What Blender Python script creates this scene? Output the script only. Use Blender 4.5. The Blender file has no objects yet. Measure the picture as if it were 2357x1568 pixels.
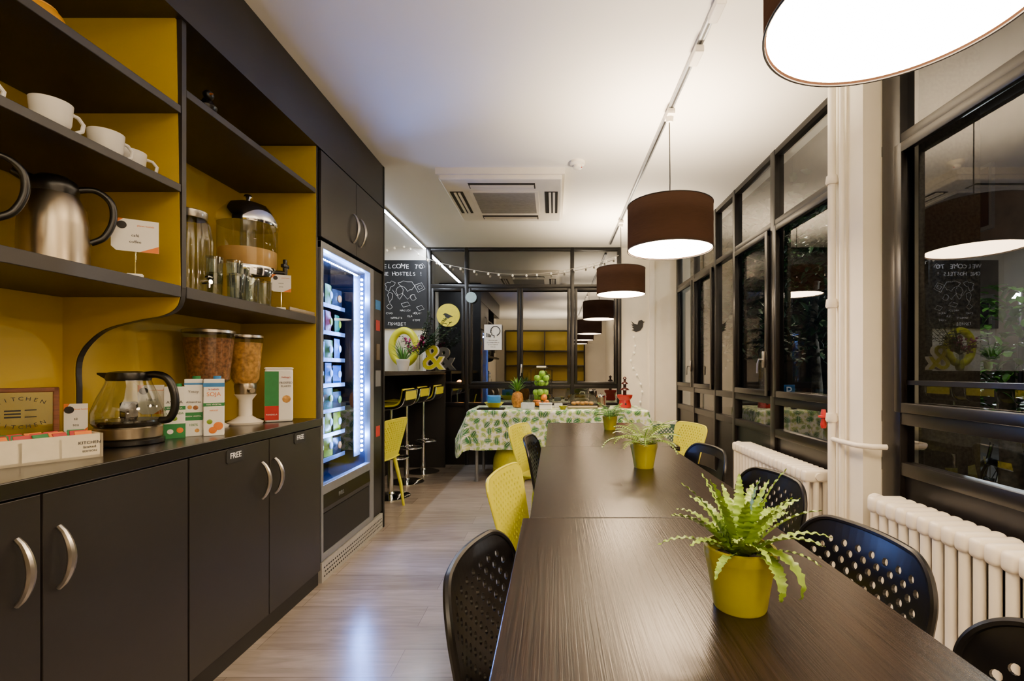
import bpy, bmesh, math, random
from mathutils import Vector, Matrix
random.seed(7)
PI=math.pi
SC=bpy.context.scene; COL=SC.collection
CX,CY,F,E=1275.0,853.0,1100.0,1.22
def P(px,py,Y): return Vector(((px-CX)/F*Y,Y,E-(py-CY)/F*Y))
def X(px,Y): return (px-CX)/F*Y
def Z(py,Y): return E-(py-CY)/F*Y
# ---------------------------------------------------------------- materials
def C(h):
    h=h.lstrip('#'); r=[int(h[i:i+2],16)/255 for i in (0,2,4)]
    return tuple([(c/12.92 if c<=.04045 else ((c+.055)/1.055)**2.4) for c in r]+[1])
MATS={}
def mat(name,col,rough=.5,metal=0,emit=0,ecol=None,var=.08,nscale=30,bump=0,trans=0,coat=0,stretch=(1,1,1)):
    if name in MATS: return MATS[name]
    m=bpy.data.materials.new(name); m.use_nodes=True; nt=m.node_tree; b=nt.nodes['Principled BSDF']
    c=C(col) if isinstance(col,str) else col
    b.inputs['Roughness'].default_value=rough; b.inputs['Metallic'].default_value=metal
    tc=nt.nodes.new('ShaderNodeTexCoord'); mp=nt.nodes.new('ShaderNodeMapping'); mp.inputs['Scale'].default_value=stretch
    nt.links.new(tc.outputs['Object'],mp.inputs[0])
    n=nt.nodes.new('ShaderNodeTexNoise'); n.inputs['Scale'].default_value=nscale; n.inputs['Detail'].default_value=4
    nt.links.new(mp.outputs[0],n.inputs['Vector'])
    r=nt.nodes.new('ShaderNodeValToRGB'); r.color_ramp.elements[0].position=.3; r.color_ramp.elements[1].position=.7
    r.color_ramp.elements[0].color=tuple([x*(1-var) for x in c[:3]]+[1]); r.color_ramp.elements[1].color=tuple([min(1,x*(1+var)) for x in c[:3]]+[1])
    nt.links.new(n.outputs['Fac'],r.inputs[0]); nt.links.new(r.outputs[0],b.inputs['Base Color'])
    if bump:
        bp=nt.nodes.new('ShaderNodeBump'); bp.inputs['Strength'].default_value=bump; bp.inputs['Distance'].default_value=.002
        nt.links.new(n.outputs['Fac'],bp.inputs['Height']); nt.links.new(bp.outputs[0],b.inputs['Normal'])
    if emit:
        b.inputs['Emission Color'].default_value=C(ecol) if ecol else c; b.inputs['Emission Strength'].default_value=emit
    if coat: b.inputs['Coat Weight'].default_value=coat
    MATS[name]=m; return m
def glassmat(name,tint='#ffffff',base=.04,gain=.9,rough=0.0):
    if name in MATS: return MATS[name]
    m=bpy.data.materials.new(name); m.use_nodes=True; nt=m.node_tree; nt.nodes.clear()
    o=nt.nodes.new('ShaderNodeOutputMaterial'); t=nt.nodes.new('ShaderNodeBsdfTransparent'); t.inputs[0].default_value=C(tint)
    g=nt.nodes.new('ShaderNodeBsdfGlossy'); g.inputs['Roughness'].default_value=rough
    lw=nt.nodes.new('ShaderNodeLayerWeight'); lw.inputs['Blend'].default_value=.5
    pw=nt.nodes.new('ShaderNodeMath'); pw.operation='POWER'; pw.inputs[1].default_value=4.5; nt.links.new(lw.outputs['Facing'],pw.inputs[0])
    mm=nt.nodes.new('ShaderNodeMath'); mm.operation='MULTIPLY_ADD'; mm.inputs[1].default_value=gain; mm.inputs[2].default_value=base; mm.use_clamp=True
    x=nt.nodes.new('ShaderNodeMixShader'); nt.links.new(pw.outputs[0],mm.inputs[0]); nt.links.new(mm.outputs[0],x.inputs[0])
    nt.links.new(t.outputs[0],x.inputs[1]); nt.links.new(g.outputs[0],x.inputs[2]); nt.links.new(x.outputs[0],o.inputs[0])
    MATS[name]=m; return m
M={}
M['charcoal']=mat('charcoal_laminate','#242120',.38,var=.05,nscale=60)
M['charcoal_dark']=mat('charcoal_laminate_dark','#131111',.5,var=.05)
M['mustard']=mat('mustard_laminate','#bb9e00',.5,var=.03,nscale=4)
M['worktop']=mat('worktop_laminate','#1c1918',.25,var=.1,nscale=80)
M['white_paint']=mat('white_wall_paint','#f0e8d6',.7,var=.03,nscale=6,bump=.1)
M['ceiling']=mat('ceiling_paint','#f1ece2',.8,var=.015,nscale=2)
M['white_gloss']=mat('white_enamel','#f1e9da',.3,var=.03,nscale=9)
M['black_frame']=mat('black_painted_steel','#0e0b0a',.33,var=.15,nscale=25,bump=.15)
M['black_plastic']=mat('black_plastic','#0c0b0b',.3,var=.05)
M['yellow_plastic']=mat('yellow_plastic','#d3cf14',.38,var=.03)
M['green_plastic']=mat('green_plastic','#084526',.4)
M['steel']=mat('brushed_steel','#a89c88',.3,1,var=.05,nscale=90,stretch=(1,1,.05))
M['chrome']=mat('chrome','#e4e4e4',.08,1,var=.01)
M['grey_metal']=mat('grey_metal','#8d9096',.4,.6,var=.04)
M['nickel']=mat('satin_nickel','#c3bfb8',.3,1,var=.02)
M['ceramic']=mat('white_ceramic','#f1efe9',.18,var=.01)
M['paper']=mat('white_paper','#f3f1ea',.7,var=.01)
M['ink']=mat('black_ink','#1c1c1c',.6)
M['chalk']=mat('white_chalk','#eeeeee',.9,emit=.05)
M['chalkboard']=mat('chalkboard_black','#0e0f13',.55,var=.2,nscale=12)
M['orange']=mat('orange_print','#e07a1d',.6)
M['red']=mat('red_print','#b01c16',.35)
M['green']=mat('green_print','#1e7a3e',.5)
M['blue']=mat('blue_print','#2b78b8',.5)
M['pale']=mat('pale_print','#c4cace',.5)
M['magenta']=mat('magenta_petals','#a22a66',.6,var=.3,nscale=60)
M['pot']=mat('lime_pot_glaze','#a09a08',.28,var=.03)
M['soil']=mat('dark_soil','#2a1d12',.9,var=.5,nscale=120,bump=1)
M['leaf']=mat('pale_green_leaf','#7b9a2b',.38,var=.4,nscale=26)
M['leaf2']=mat('mid_green_leaf','#54892c',.45,var=.35,nscale=14)
M['leaf3']=mat('dark_green_leaf','#1c3a1a',.5,var=.5,nscale=3)
M['bark']=mat('tree_bark','#6a6252',.8,var=.4,nscale=20,bump=.6)
M['glass']=glassmat('clear_glass','#f0f3f0',.05,.9)
M['tglass']=glassmat('tumbler_glass','#eef2ee',.10,.8,.05)
M['win']=glassmat('window_glass','#d4d8d8',.14,1.0)
M['vglass']=glassmat('vending_glass','#d3e2ff',.05,.6)
M['juice']=mat('orange_juice','#dcae6a',.2,var=.1,nscale=8)
M['tea']=mat('dark_tea','#2a2010',.2,var=.4)
M['cereal']=mat('brown_cereal','#8a5a34',.75,var=.55,nscale=75,bump=1)
M['flakes']=mat('corn_flakes','#c28e42',.6,var=.5,nscale=50,bump=1)
M['wood']=mat('brown_wood','#6b3a1c',.45,var=.3,nscale=20,stretch=(1,8,8))
M['cream_wood']=mat('cream_painted_wood','#ddd3bb',.5,var=.05)
M['diffuser']=mat('lamp_diffuser','#fff6e2',.6,emit=52,ecol='#ffdcb0')
M['led']=mat('cool_led','#ffffff',.5,emit=90,ecol='#dfe9ff')
M['vled']=mat('blue_led','#ffffff',.5,emit=700,ecol='#a3c5ff')
M['bulb']=mat('small_bulb_glass','#e9e2cf',.2,emit=.6,ecol='#ffe9c0')
M['asphalt']=mat('asphalt','#35332f',.85,var=.3,nscale=3,bump=.3)
M['facade']=mat('facade_stone','#4a4035',.85,var=.25,nscale=2)
M['pier']=mat('pier_granite','#57524a',.9,var=.3,nscale=60,bump=.3)
M['streetlamp']=mat('street_lamp_glow','#ffffff',.5,emit=300,ecol='#eef4ff')
M['amber_reflection']=mat('amber_reflection_glow','#ffffff',.5,emit=30,ecol='#ff9a3a')
M['cushion']=mat('lime_fabric','#cfc91c',.8,var=.08,nscale=40,bump=.2)
M['kick']=mat('kick_plate_grey','#a9a7a2',.45,.3)
M['fruit_green']=mat('green_apple_skin','#7fae2a',.3,var=.2,nscale=12)
M['fruit_orange']=mat('orange_peel','#e8861a',.45,var=.1,nscale=60,bump=.5)
M['pine']=mat('pineapple_skin','#a8701e',.6,var=.5,nscale=45,bump=1)
def shade_mat():
    m=bpy.data.materials.new('brown_shade_fabric'); m.use_nodes=True; nt=m.node_tree; nt.nodes.clear()
    o=nt.nodes.new('ShaderNodeOutputMaterial'); d=nt.nodes.new('ShaderNodeBsdfDiffuse'); t=nt.nodes.new('ShaderNodeBsdfTranslucent')
    tc=nt.nodes.new('ShaderNodeTexCoord'); mp=nt.nodes.new('ShaderNodeMapping'); mp.inputs['Scale'].default_value=(2,2,60)
    n=nt.nodes.new('ShaderNodeTexNoise'); n.inputs['Scale'].default_value=8; r=nt.nodes.new('ShaderNodeValToRGB')
    r.color_ramp.elements[0].color=C('#281c17'); r.color_ramp.elements[1].color=C('#3a2a22')
    nt.links.new(tc.outputs['Object'],mp.inputs[0]); nt.links.new(mp.outputs[0],n.inputs['Vector']); nt.links.new(n.outputs['Fac'],r.inputs[0]); nt.links.new(r.outputs[0],d.inputs[0])
    t.inputs[0].default_value=C('#80604a'); x=nt.nodes.new('ShaderNodeMixShader'); x.inputs[0].default_value=.007
    nt.links.new(d.outputs[0],x.inputs[1]); nt.links.new(t.outputs[0],x.inputs[2]); nt.links.new(x.outputs[0],o.inputs[0]); return m
M['shade']=shade_mat()
def table_mat():
    m=bpy.data.materials.new('dark_wood_veneer'); m.use_nodes=True; nt=m.node_tree; b=nt.nodes['Principled BSDF']
    tc=nt.nodes.new('ShaderNodeTexCoord'); mp=nt.nodes.new('ShaderNodeMapping'); mp.inputs['Scale'].default_value=(110,1.8,20)
    n=nt.nodes.new('ShaderNodeTexNoise'); n.inputs['Scale'].default_value=2.2; n.inputs['Detail'].default_value=6; n.inputs['Distortion'].default_value=.6
    r=nt.nodes.new('ShaderNodeValToRGB'); r.color_ramp.elements[0].position=.3; r.color_ramp.elements[1].position=.72
    r.color_ramp.elements[0].color=C('#0e0907'); r.color_ramp.elements[1].color=C('#2a1e17')
    nt.links.new(tc.outputs['Object'],mp.inputs[0]); nt.links.new(mp.outputs[0],n.inputs['Vector']); nt.links.new(n.outputs['Fac'],r.inputs[0]); nt.links.new(r.outputs[0],b.inputs['Base Color'])
    b.inputs['Roughness'].default_value=.24; b.inputs['Specular IOR Level'].default_value=.42
    bp=nt.nodes.new('ShaderNodeBump'); bp.inputs['Strength'].default_value=.4; bp.inputs['Distance'].default_value=.001
    nt.links.new(n.outputs['Fac'],bp.inputs['Height']); nt.links.new(bp.outputs[0],b.inputs['Normal']); return m
M['table']=table_mat()
def floor_mat():
    m=bpy.data.materials.new('grey_oak_planks'); m.use_nodes=True; nt=m.node_tree; b=nt.nodes['Principled BSDF']
    tc=nt.nodes.new('ShaderNodeTexCoord'); br=nt.nodes.new('ShaderNodeTexBrick')
    br.inputs['Scale'].default_value=1; br.inputs['Brick Width'].default_value=1.3; br.inputs['Row Height'].default_value=.19; br.inputs['Mortar Size'].default_value=.001
    br.inputs['Color1'].default_value=C('#9d948c'); br.inputs['Color2'].default_value=C('#898078'); br.inputs['Mortar'].default_value=C('#625850')
    nt.links.new(tc.outputs['Object'],br.inputs['Vector'])
    mp=nt.nodes.new('ShaderNodeMapping'); mp.inputs['Scale'].default_value=(1.5,14,1); nt.links.new(tc.outputs['Object'],mp.inputs[0])
    n=nt.nodes.new('ShaderNodeTexNoise'); n.inputs['Scale'].default_value=1.7; n.inputs['Detail'].default_value=7; n.inputs['Distortion'].default_value=1.5
    nt.links.new(mp.outputs[0],n.inputs['Vector'])
    r=nt.nodes.new('ShaderNodeValToRGB'); r.color_ramp.elements[0].position=.25; r.color_ramp.elements[1].position=.7
    r.color_ramp.elements[0].color=(.70,.66,.63,1); r.color_ramp.elements[1].color=(1.04,1.03,1.02,1)
    nt.links.new(n.outputs['Fac'],r.inputs[0])
    mx=nt.nodes.new('ShaderNodeMixRGB'); mx.blend_type='MULTIPLY'; mx.inputs[0].default_value=1
    nt.links.new(br.outputs['Color'],mx.inputs[1]); nt.links.new(r.outputs[0],mx.inputs[2]); nt.links.new(mx.outputs[0],b.inputs['Base Color'])
    b.inputs['Roughness'].default_value=.22; return m
M['floor']=floor_mat()
def cloth_mat():
    m=bpy.data.materials.new('palm_leaf_cloth'); m.use_nodes=True; nt=m.node_tree; b=nt.nodes['Principled BSDF']; b.inputs['Roughness'].default_value=.6
    L=nt.links.new
    uv=nt.nodes.new('ShaderNodeUVMap'); uv.uv_map='UVMap'
    prev=C('#ecece2')
    def layer(scale,size,c1,prevout,off):
        mp=nt.nodes.new('ShaderNodeMapping'); mp.inputs['Location'].default_value=(off,off*.7,0); L(uv.outputs[0],mp.inputs[0])
        v=nt.nodes.new('ShaderNodeTexVoronoi'); v.voronoi_dimensions='2D'; v.inputs['Scale'].default_value=scale; v.inputs['Randomness'].default_value=.6; L(mp.outputs[0],v.inputs['Vector'])
        sub=nt.nodes.new('ShaderNodeVectorMath'); sub.operation='SUBTRACT'; L(mp.outputs[0],sub.inputs[0]); L(v.outputs['Position'],sub.inputs[1])
        sx=nt.nodes.new('ShaderNodeSeparateColor'); L(v.outputs['Color'],sx.inputs[0])
        an=nt.nodes.new('ShaderNodeMath'); an.operation='MULTIPLY'; an.inputs[1].default_value=6.28; L(sx.outputs[0],an.inputs[0])
        ro=nt.nodes.new('ShaderNodeVectorRotate'); ro.rotation_type='Z_AXIS'; L(sub.outputs[0],ro.inputs['Vector']); L(an.outputs[0],ro.inputs['Angle'])
        s=nt.nodes.new('ShaderNodeSeparateXYZ'); L(ro.outputs[0],s.inputs[0])
        def mth(op,a,bv=None,c=None):
            k=nt.nodes.new('ShaderNodeMath'); k.operation=op
            for i,q in enumerate((a,bv,c)):
                if q is None: continue
                if isinstance(q,(int,float)): k.inputs[i].default_value=q
                else: L(q,k.inputs[i])
            return k.outputs[0]
        ax=mth('ABSOLUTE',s.outputs[0])
        yy=mth('DIVIDE',s.outputs[1],size)
        wv=mth('SINE',mth('MULTIPLY_ADD',ax,-120/(size*14),mth('MULTIPLY',s.outputs[1],26/(size))))
        wid=mth('MULTIPLY',mth('SUBTRACT',1.0,mth('MULTIPLY',yy,yy)),size*.75)
        wid=mth('MULTIPLY',wid,mth('MULTIPLY_ADD',wv,.38,.75))
        inside=mth('LESS_THAN',ax,wid)
        mid=mth('GREATER_THAN',ax,size*.04)
        msk=mth('MULTIPLY',inside,mid)
        mx=nt.nodes.new('ShaderNodeMixRGB'); L(msk,mx.inputs[0])
        if isinstance(prevout,tuple): mx.inputs[1].default_value=prevout
        else: L(prevout,mx.inputs[1])
        cr=nt.nodes.new('ShaderNodeValToRGB'); cr.color_ramp.elements[0].color=C(c1[0]); cr.color_ramp.elements[1].color=C(c1[1]); L(sx.outputs[1],cr.inputs[0]); L(cr.outputs[0],mx.inputs[2])
        return mx.outputs[0]
    o=layer(22,.018,('#c4d47c','#d8da70'),prev,.3)
    o=layer(13,.032,('#9fb83c','#7cb04f'),o,1.7)
    o=layer(9,.048,('#1f5f2a','#2f7d3e'),o,4.1)
    L(o,b.inputs['Base Color']); return m
M['cloth']=cloth_mat()
# ---------------------------------------------------------------- mesh builder
class MB:
    def __init__(s): s.bm=bmesh.new()
    def box(s,x0,x1,y0,y1,z0,z1,bev=0,mtx=None,seg=2):
        vs=[s.bm.verts.new((x,y,z)) for x in (x0,x1) for y in (y0,y1) for z in (z0,z1)]
        fs=[s.bm.faces.new([vs[i] for i in q]) for q in ((0,1,3,2),(4,6,7,5),(0,4,5,1),(2,3,7,6),(0,2,6,4),(1,5,7,3))]
        if bev:
            es=list({e for f in fs for e in f.edges})
            r=bmesh.ops.bevel(s.bm,geom=es,offset=bev,segments=seg,affect='EDGES',profile=.5)
            allv={v for f in r['faces'] for v in f.verts}|{v for v in vs if v.is_valid}
            if mtx is not None:
                for v in allv: v.co=mtx@v.co
        elif mtx is not None:
            for v in vs: v.co=mtx@v.co
        return s
    def lathe(s,prof,seg=28,c=(0,0,0),mtx=None,cap=True):
        rings=[]
        for r,z in prof:
            ring=[]
            for k in range(seg):
                a=2*PI*k/seg; p=Vector((c[0]+r*math.cos(a),c[1]+r*math.sin(a),c[2]+z))
                if mtx is not None: p=mtx@p
                ring.append(s.bm.verts.new(p))
            rings.append(ring)
        for a,b in zip(rings,rings[1:]):
            for k in range(seg): s.bm.faces.new((a[k],a[(k+1)%seg],b[(k+1)%seg],b[k]))
        if cap:
            s.bm.faces.new(rings[0][::-1]); s.bm.faces.new(rings[-1])
        return s
    def cyl(s,p0,p1,r0,r1=None,seg=16):
        p0=Vector(p0);p1=Vector(p1); d=p1-p0; L=d.length; q=d.to_track_quat('Z','Y').to_matrix().to_4x4()
        return s.lathe([(r0,0),(r0 if r1 is None else r1,L)],seg,mtx=Matrix.Translation(p0)@q)
    def tube(s,pts,r,seg=8,closed=False,rf=None):
        pts=[Vector(p) for p in pts]; n=len(pts); rings=[]; up=None
        for i,p in enumerate(pts):
            if closed: t=pts[(i+1)%n]-pts[i-1]
            else: t=(pts[min(i+1,n-1)]-pts[max(i-1,0)])
            t.normalize()
            if up is None:
                up=Vector((0,0,1)) if abs(t.z)<.9 else Vector((1,0,0))
            u=(up-t*up.dot(t))
            if u.length<1e-5: u=t.orthogonal()
            u.normalize(); up=u; w=t.cross(u)
            rr=r if rf is None else r*rf(i/(n-1))
            rings.append([s.bm.verts.new(p+u*(rr*math.cos(2*PI*k/seg))+w*(rr*math.sin(2*PI*k/seg))) for k in range(seg)])
        m=n if closed else n-1
        for i in range(m):
            a=rings[i]; b=rings[(i+1)%n]
            for k in range(seg): s.bm.faces.new((a[k],a[(k+1)%seg],b[(k+1)%seg],b[k]))
        if not closed:
            s.bm.faces.new(rings[0][::-1]); s.bm.faces.new(rings[-1])
        return s
    def sphere(s,c,r,sx=1,sy=1,sz=1,seg=14):
        prof=[(max(1e-4,r*math.sin(PI*i/(seg//2+1))),-r*math.cos(PI*i/(seg//2+1))) for i in range(seg//2+2)]
        return s.lathe(prof,seg,mtx=Matrix.Translation(c)@Matrix.Diagonal((sx,sy,sz,1)))
    def prism(s,pts,y0,y1,plane='xz'):
        def mk(a,b,t):
            return {'xz':(a,t,b),'yz':(t,a,b),'xy':(a,b,t)}[plane]
        A=[s.bm.verts.new(mk(a,b,y0)) for a,b in pts]; B=[s.bm.verts.new(mk(a,b,y1)) for a,b in pts]
        n=len(pts); s.bm.faces.new(A); s.bm.faces.new(B[::-1])
        for k in range(n): s.bm.faces.new((A[k],B[k],B[(k+1)%n],A[(k+1)%n]))
        return s
    def quad(s,*p):
        s.bm.faces.new([s.bm.verts.new(q) for q in p]); return s
    def build(s,name,m,parent=None,smooth=False,world=False,angle=None,solid=0,recalc=True):
        if recalc: bmesh.ops.recalc_face_normals(s.bm,faces=s.bm.faces)
        if world and parent is not None:
            q=parent; off=Vector((0,0,0))
            while q is not None: off+=q.location; q=q.parent
            bmesh.ops.translate(s.bm,verts=s.bm.verts,vec=-off)
        me=bpy.data.meshes.new(name); s.bm.to_mesh(me); s.bm.free()
        if smooth or angle:
            for p in me.polygons: p.use_smooth=True
            try: me.set_sharp_from_angle(angle=math.radians(angle or 40))
            except Exception: pass
        me.materials.append(M[m] if isinstance(m,str) else m)
        o=bpy.data.objects.new(name,me); COL.objects.link(o)
        if parent is not None: o.parent=parent
        if solid:
            md=o.modifiers.new('Solidify','SOLIDIFY'); md.thickness=solid; md.offset=0
        return o
def thing(name,label,cat,loc=(0,0,0),rotz=0,group=None):
    o=bpy.data.objects.new(name,None); COL.objects.link(o); o.location=loc; o.rotation_euler=(0,0,rotz); o.empty_display_size=.05
    o['label']=label; o['category']=cat
    if group: o['group']=group
    return o
def tag(o,label,cat,group=None):
    o['label']=label; o['category']=cat
    if group: o['group']=group
    return o
def struct(o): o['kind']='structure'; return o
def dup(root,loc,rotz=None,label=None,group=None):
    r=root.copy(); COL.objects.link(r); r.location=loc
    if rotz is not None: r.rotation_euler=(0,0,rotz)
    if label: r['label']=label
    if group: r['group']=group
    for ch in list(root.children):
        c=ch.copy(); COL.objects.link(c); c.parent=r
        for g in list(ch.children):
            d=g.copy(); COL.objects.link(d); d.parent=c
    return r
def text(name,body,size,m,parent,org,xd,yd,depth=.0008,align='CENTER',world=False,sx=1,bold=0):
    cu=bpy.data.curves.new('t','FONT'); cu.body=body; cu.size=size; cu.align_x=align; cu.align_y='CENTER'; cu.extrude=depth; cu.resolution_u=3; cu.offset=bold
    to=bpy.data.objects.new('t',cu); COL.objects.link(to)
    dg=bpy.context.evaluated_depsgraph_get(); dg.update()
    me=bpy.data.meshes.new_from_object(to.evaluated_get(dg)); bpy.data.objects.remove(to)
    xd=Vector(xd).normalized(); yd=Vector(yd).normalized(); zd=xd.cross(yd); org=Vector(org)
    mt=Matrix(((xd.x*sx,yd.x,zd.x,org.x),(xd.y*sx,yd.y,zd.y,org.y),(xd.z*sx,yd.z,zd.z,org.z),(0,0,0,1)))
    me.transform(mt)
    if world and parent is not None:
        q=parent; off=Vector((0,0,0))
        while q is not None: off+=q.location; q=q.parent
        me.transform(Matrix.Translation(-off))
    me.materials.clear(); me.materials.append(M[m] if isinstance(m,str) else m); me.name=name
    o=bpy.data.objects.new(name,me); COL.objects.link(o)
    if parent is not None: o.parent=parent
    return o
FX=((0,1,0),(0,0,1))   # writing that faces +X
FY=((1,0,0),(0,0,1))   # writing that faces -Y
# ---------------------------------------------------------------- camera
cam=bpy.data.cameras.new('camera'); co=bpy.data.objects.new('camera',cam); COL.objects.link(co)
co.location=(0,0,E); co.rotation_euler=(PI/2,0,0); cam.sensor_width=36; cam.lens=F/2357*36
cam.shift_x=-(CX-1178.5)/2357; cam.shift_y=(CY-784)/2357; cam.clip_start=.02; SC.camera=co
# ---------------------------------------------------------------- room
H=2.81; XR=1.62; YB=6.2
def S(name,m,*boxes):
    b=MB()
    for q in boxes: b.box(*q)
    return struct(b.build(name,m))
S('floor','floor',(-2.7,XR+.15,-2.6,YB+.1,-.05,0))
S('ceiling','ceiling',(-2.7,XR+.15,-2.6,YB+.1,H,H+.1))
S('wall_behind','white_paint',(-2.7,XR+.15,-2.7,-2.6,0,H))
S('wall_left','white_paint',(-1.9,-1.8,-2.6,2.69,0,H))
S('wall_left_alcove','white_paint',(-2.7,-2.1,2.69,3.70,0,H))
S('wall_left_bar','white_paint',(-2.7,-2.6,3.70,YB+.1,0,H))
S('wall_back_left','white_paint',(-2.6,-1.66,YB,YB+.1,0,H))
S('wall_back','white_paint',(.87,XR+.15,YB,YB+.1,0,H))
S('wall_right','white_paint',(1.50,XR+.15,2.32,2.58,0,H))
S('wall_right_rear','white_paint',(XR,XR+.15,-2.6,.9,0,H))
S('trim_1','white_gloss',(1.24,1.30,YB-.03,YB,0,H))
# yellow-backed shelving on the wall behind the viewpoint (shows as a reflection in the back glazing)
t=thing('wall_shelving','yellow-backed dark wall shelving reflected in the back window','shelf unit',(-.3,-2.42,0))
MB().box(-1.5,.95,-2.59,-2.57,.9,2.45).build('back_panel','mustard',t,world=True)
MB().box(-1.5,.95,-2.57,-2.2,0,.9).build('base','charcoal',t,world=True)
for z in (1.35,1.8,2.43): MB().box(-1.5,.95,-2.57,-2.27,z,z+.035).build('shelf','charcoal',t,world=True)
for x in (-1.52,-.3,.93): MB().box(x,x+.03,-2.57,-2.27,.9,2.43).build('upright','charcoal',t,world=True)
def win_right(name,y0,y1,posts,full,sash):
    fr=MB(); X0,X1=XR-.035,XR+.035
    z0=0
    for (y,w) in posts: fr.box(X0,X1,y-w/2,y+w/2,z0,H,.004)
    for (z,w) in ((H-.02,.04),(2.28,.05),(1.0,.055),(.77,.06)): fr.box(X0+.004,X1-.004,y0,y1,z-w/2,z+w/2,.003)
    o=struct(fr.build(name,'black_frame',angle=30))
    pb=MB().box(XR-.01,XR+.02,y0,y1,.0,.76); pb.build('lower_panel','black_frame',o)
    for (a,b,za,zb) in sash:
        s=MB(); w=.045
        s.box(X0-.02,X0+.01,a,a+w,za,zb,.004).box(X0-.02,X0+.01,b-w,b,za,zb,.004).box(X0-.019,X0+.009,a,b,za,za+w,.004).box(X0-.019,X0+.009,a,b,zb-w,zb,.004)
        s.build('sash',"black_frame",o,angle=30)
    g=MB().quad((XR,y0,.8),(XR,y1,.8),(XR,y1,H-.04),(XR,y0,H-.04)); g.build('pane','win',o)
    return o
wa=win_right('window_1',2.58,YB,[(2.62,.06),(3.47,.07),(4.22,.05),(4.72,.05),(5.42,.03),(6.17,.06)],1,[(2.66,3.42,1.03,2.25),(3.51,4.19,1.03,2.25),(4.76,5.40,1.03,2.25),(5.44,6.12,1.03,2.25)])
wb=win_right('window_2',.9,2.32,[(2.25,.12),(.95,.08)],1,[(1.25,2.2,1.03,2.25)])
b=MB().box(XR-.03,XR+.01,.9,2.2,1.155,1.175); b.build('glazing_bar','black_frame',wb)
def win_handle(par,y,z):
    h=MB(); h.box(XR-.075,XR-.055,y-.012,y+.012,z-.06,z+.06,.004).tube([(XR-.07,y,z),(XR-.1,y,z),(XR-.105,y+.01,z-.03),(XR-.105,y+.015,z-.1)],.008)
    h.build('window_handle','nickel',par,angle=40)
win_handle(wa,3.545,1.3); win_handle(wa,5.44,1.27)
fr=MB(); xs=[X(985,YB)+.02,X(1075,YB),X(1317,YB),X(1425,YB)]
for x in xs: fr.box(x-.025,x+.025,YB-.04,YB+.05,0,H,.004)
for z,w in ((H-.02,.04),(2.308,.05),(1.017,.06),(.78,.05)): fr.box(xs[0],xs[-1],YB-.035,YB+.045,z-w/2,z+w/2,.003)
w3=struct(fr.build('window_3','black_frame',angle=30))
MB().box(xs[0],xs[-1],YB-.01,YB+.02,0,.77).build('lower_panel','black_frame',w3)
for a,bq in ((xs[0]+.03,xs[1]-.03),(xs[1]+.03,X(1197,YB)),(X(1197,YB)+.004,xs[2]-.03),(xs[2]+.03,xs[3]-.03)):
    s=MB(); w=.035
    s.box(a,a+w,YB-.05,YB-.02,1.04,2.28,.003).box(bq-w,bq,YB-.05,YB-.02,1.04,2.28,.003).box(a,bq,YB-.049,YB-.021,1.04,1.04+w,.003).box(a,bq,YB-.049,YB-.021,2.28-w,2.28,.003)
    s.build('sash','black_frame',w3,angle=30)
M['win_back']=glassmat('back_window_glass','#c9cccc',.32,.7)
MB().quad((xs[0],YB,.8),(xs[-1],YB,.8),(xs[-1],YB,H-.04),(xs[0],YB,H-.04)).build('pane','win_back',w3)
h=MB(); xx=X(1197,YB)+.02; h.box(xx-.01,xx+.01,YB-.065,YB-.05,1.19,1.3,.003).tube([(xx,YB-.06,1.26),(xx,YB-.1,1.26),(xx-.01,YB-.1,1.15)],.007); h.build('window_handle','nickel',w3,angle=40)
# ---------------------------------------------------------------- pillar pipes
t=thing('heating_pipe','white painted vertical heating pipe with brackets on the pillar','pipe',(1.465,2.5,0))
MB().tube([(1.465,2.52,0.0),(1.465,2.52,H)],.019,12).build('pipe','white_gloss',t,True,world=True)
MB().tube([(1.475,2.45,.3),(1.475,2.45,H)],.013,10).build('thin_pipe','white_gloss',t,True,world=True)
for z in (.95,1.55,2.2): MB().lathe([(.026,0),(.03,.01),(.026,.045)],14,(1.465,2.52,z)).box(1.465,1.499,2.51,2.53,z+.01,z+.03).build('bracket','white_gloss',t,True,world=True)
MB().tube([(1.465,2.52,.86),(1.455,2.45,.86),(1.455,2.3,.86),(1.5,2.25,.86),(1.56,2.24,.86)],.013,10).build('branch_pipe','white_gloss',t,True,world=True)
t=thing('radiator_valve','red valve with a small round handwheel on the white pipe','valve',(1.45,2.57,.91))
MB().lathe([(.012,0),(.016,.02),(.012,.04),(.014,.08),(.01,.1)],12).build('body','red',t,True)
MB().lathe([(.012,.055),(.026,.058),(.026,.066),(.012,.069)],16).build('handwheel','red',t,True)
# ---------------------------------------------------------------- shelving wall
ZT=.95; XF=-1.34; XBK=-1.767
def base_cab(name,label,y0,y1,loc):
    t=thing(name,label,'cabinet',loc)
    MB().box(XBK,-1.345,y0,y1,.08,.905).build('body','charcoal',t,world=True)
    MB().box(XBK,-1.34,y0,y1,0,.08).build('plinth','charcoal_dark',t,world=True)
    ym=(y0+y1)/2
    for (a,bq,hy) in ((y0+.003,ym-.003,ym-.062),(ym+.003,y1-.003,ym+.038)):
        d=MB().box(-1.343,-1.325,a,bq,.085,.9,.0015).build('door','charcoal',t,world=True)
        pts=[]
        for k in range(13):
            a_=k/12; pts.append((-1.32+.035*math.sin(PI*a_)**.7,hy,.64+.165*a_))
        MB().tube(pts,.0085,8,rf=lambda q:.75+.45*math.sin(PI*q)).build('handle','nickel',d,True,world=True)
    return t
c1=base_cab('base_cabinet','charcoal two-door base cabinet under the tea crate and kettle',.74,1.733,(-1.5,1.24,0))
c2=base_cab('base_cabinet','charcoal two-door base cabinet marked FREE, beside the vending machine',1.735,2.715,(-1.5,2.23,0))
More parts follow.
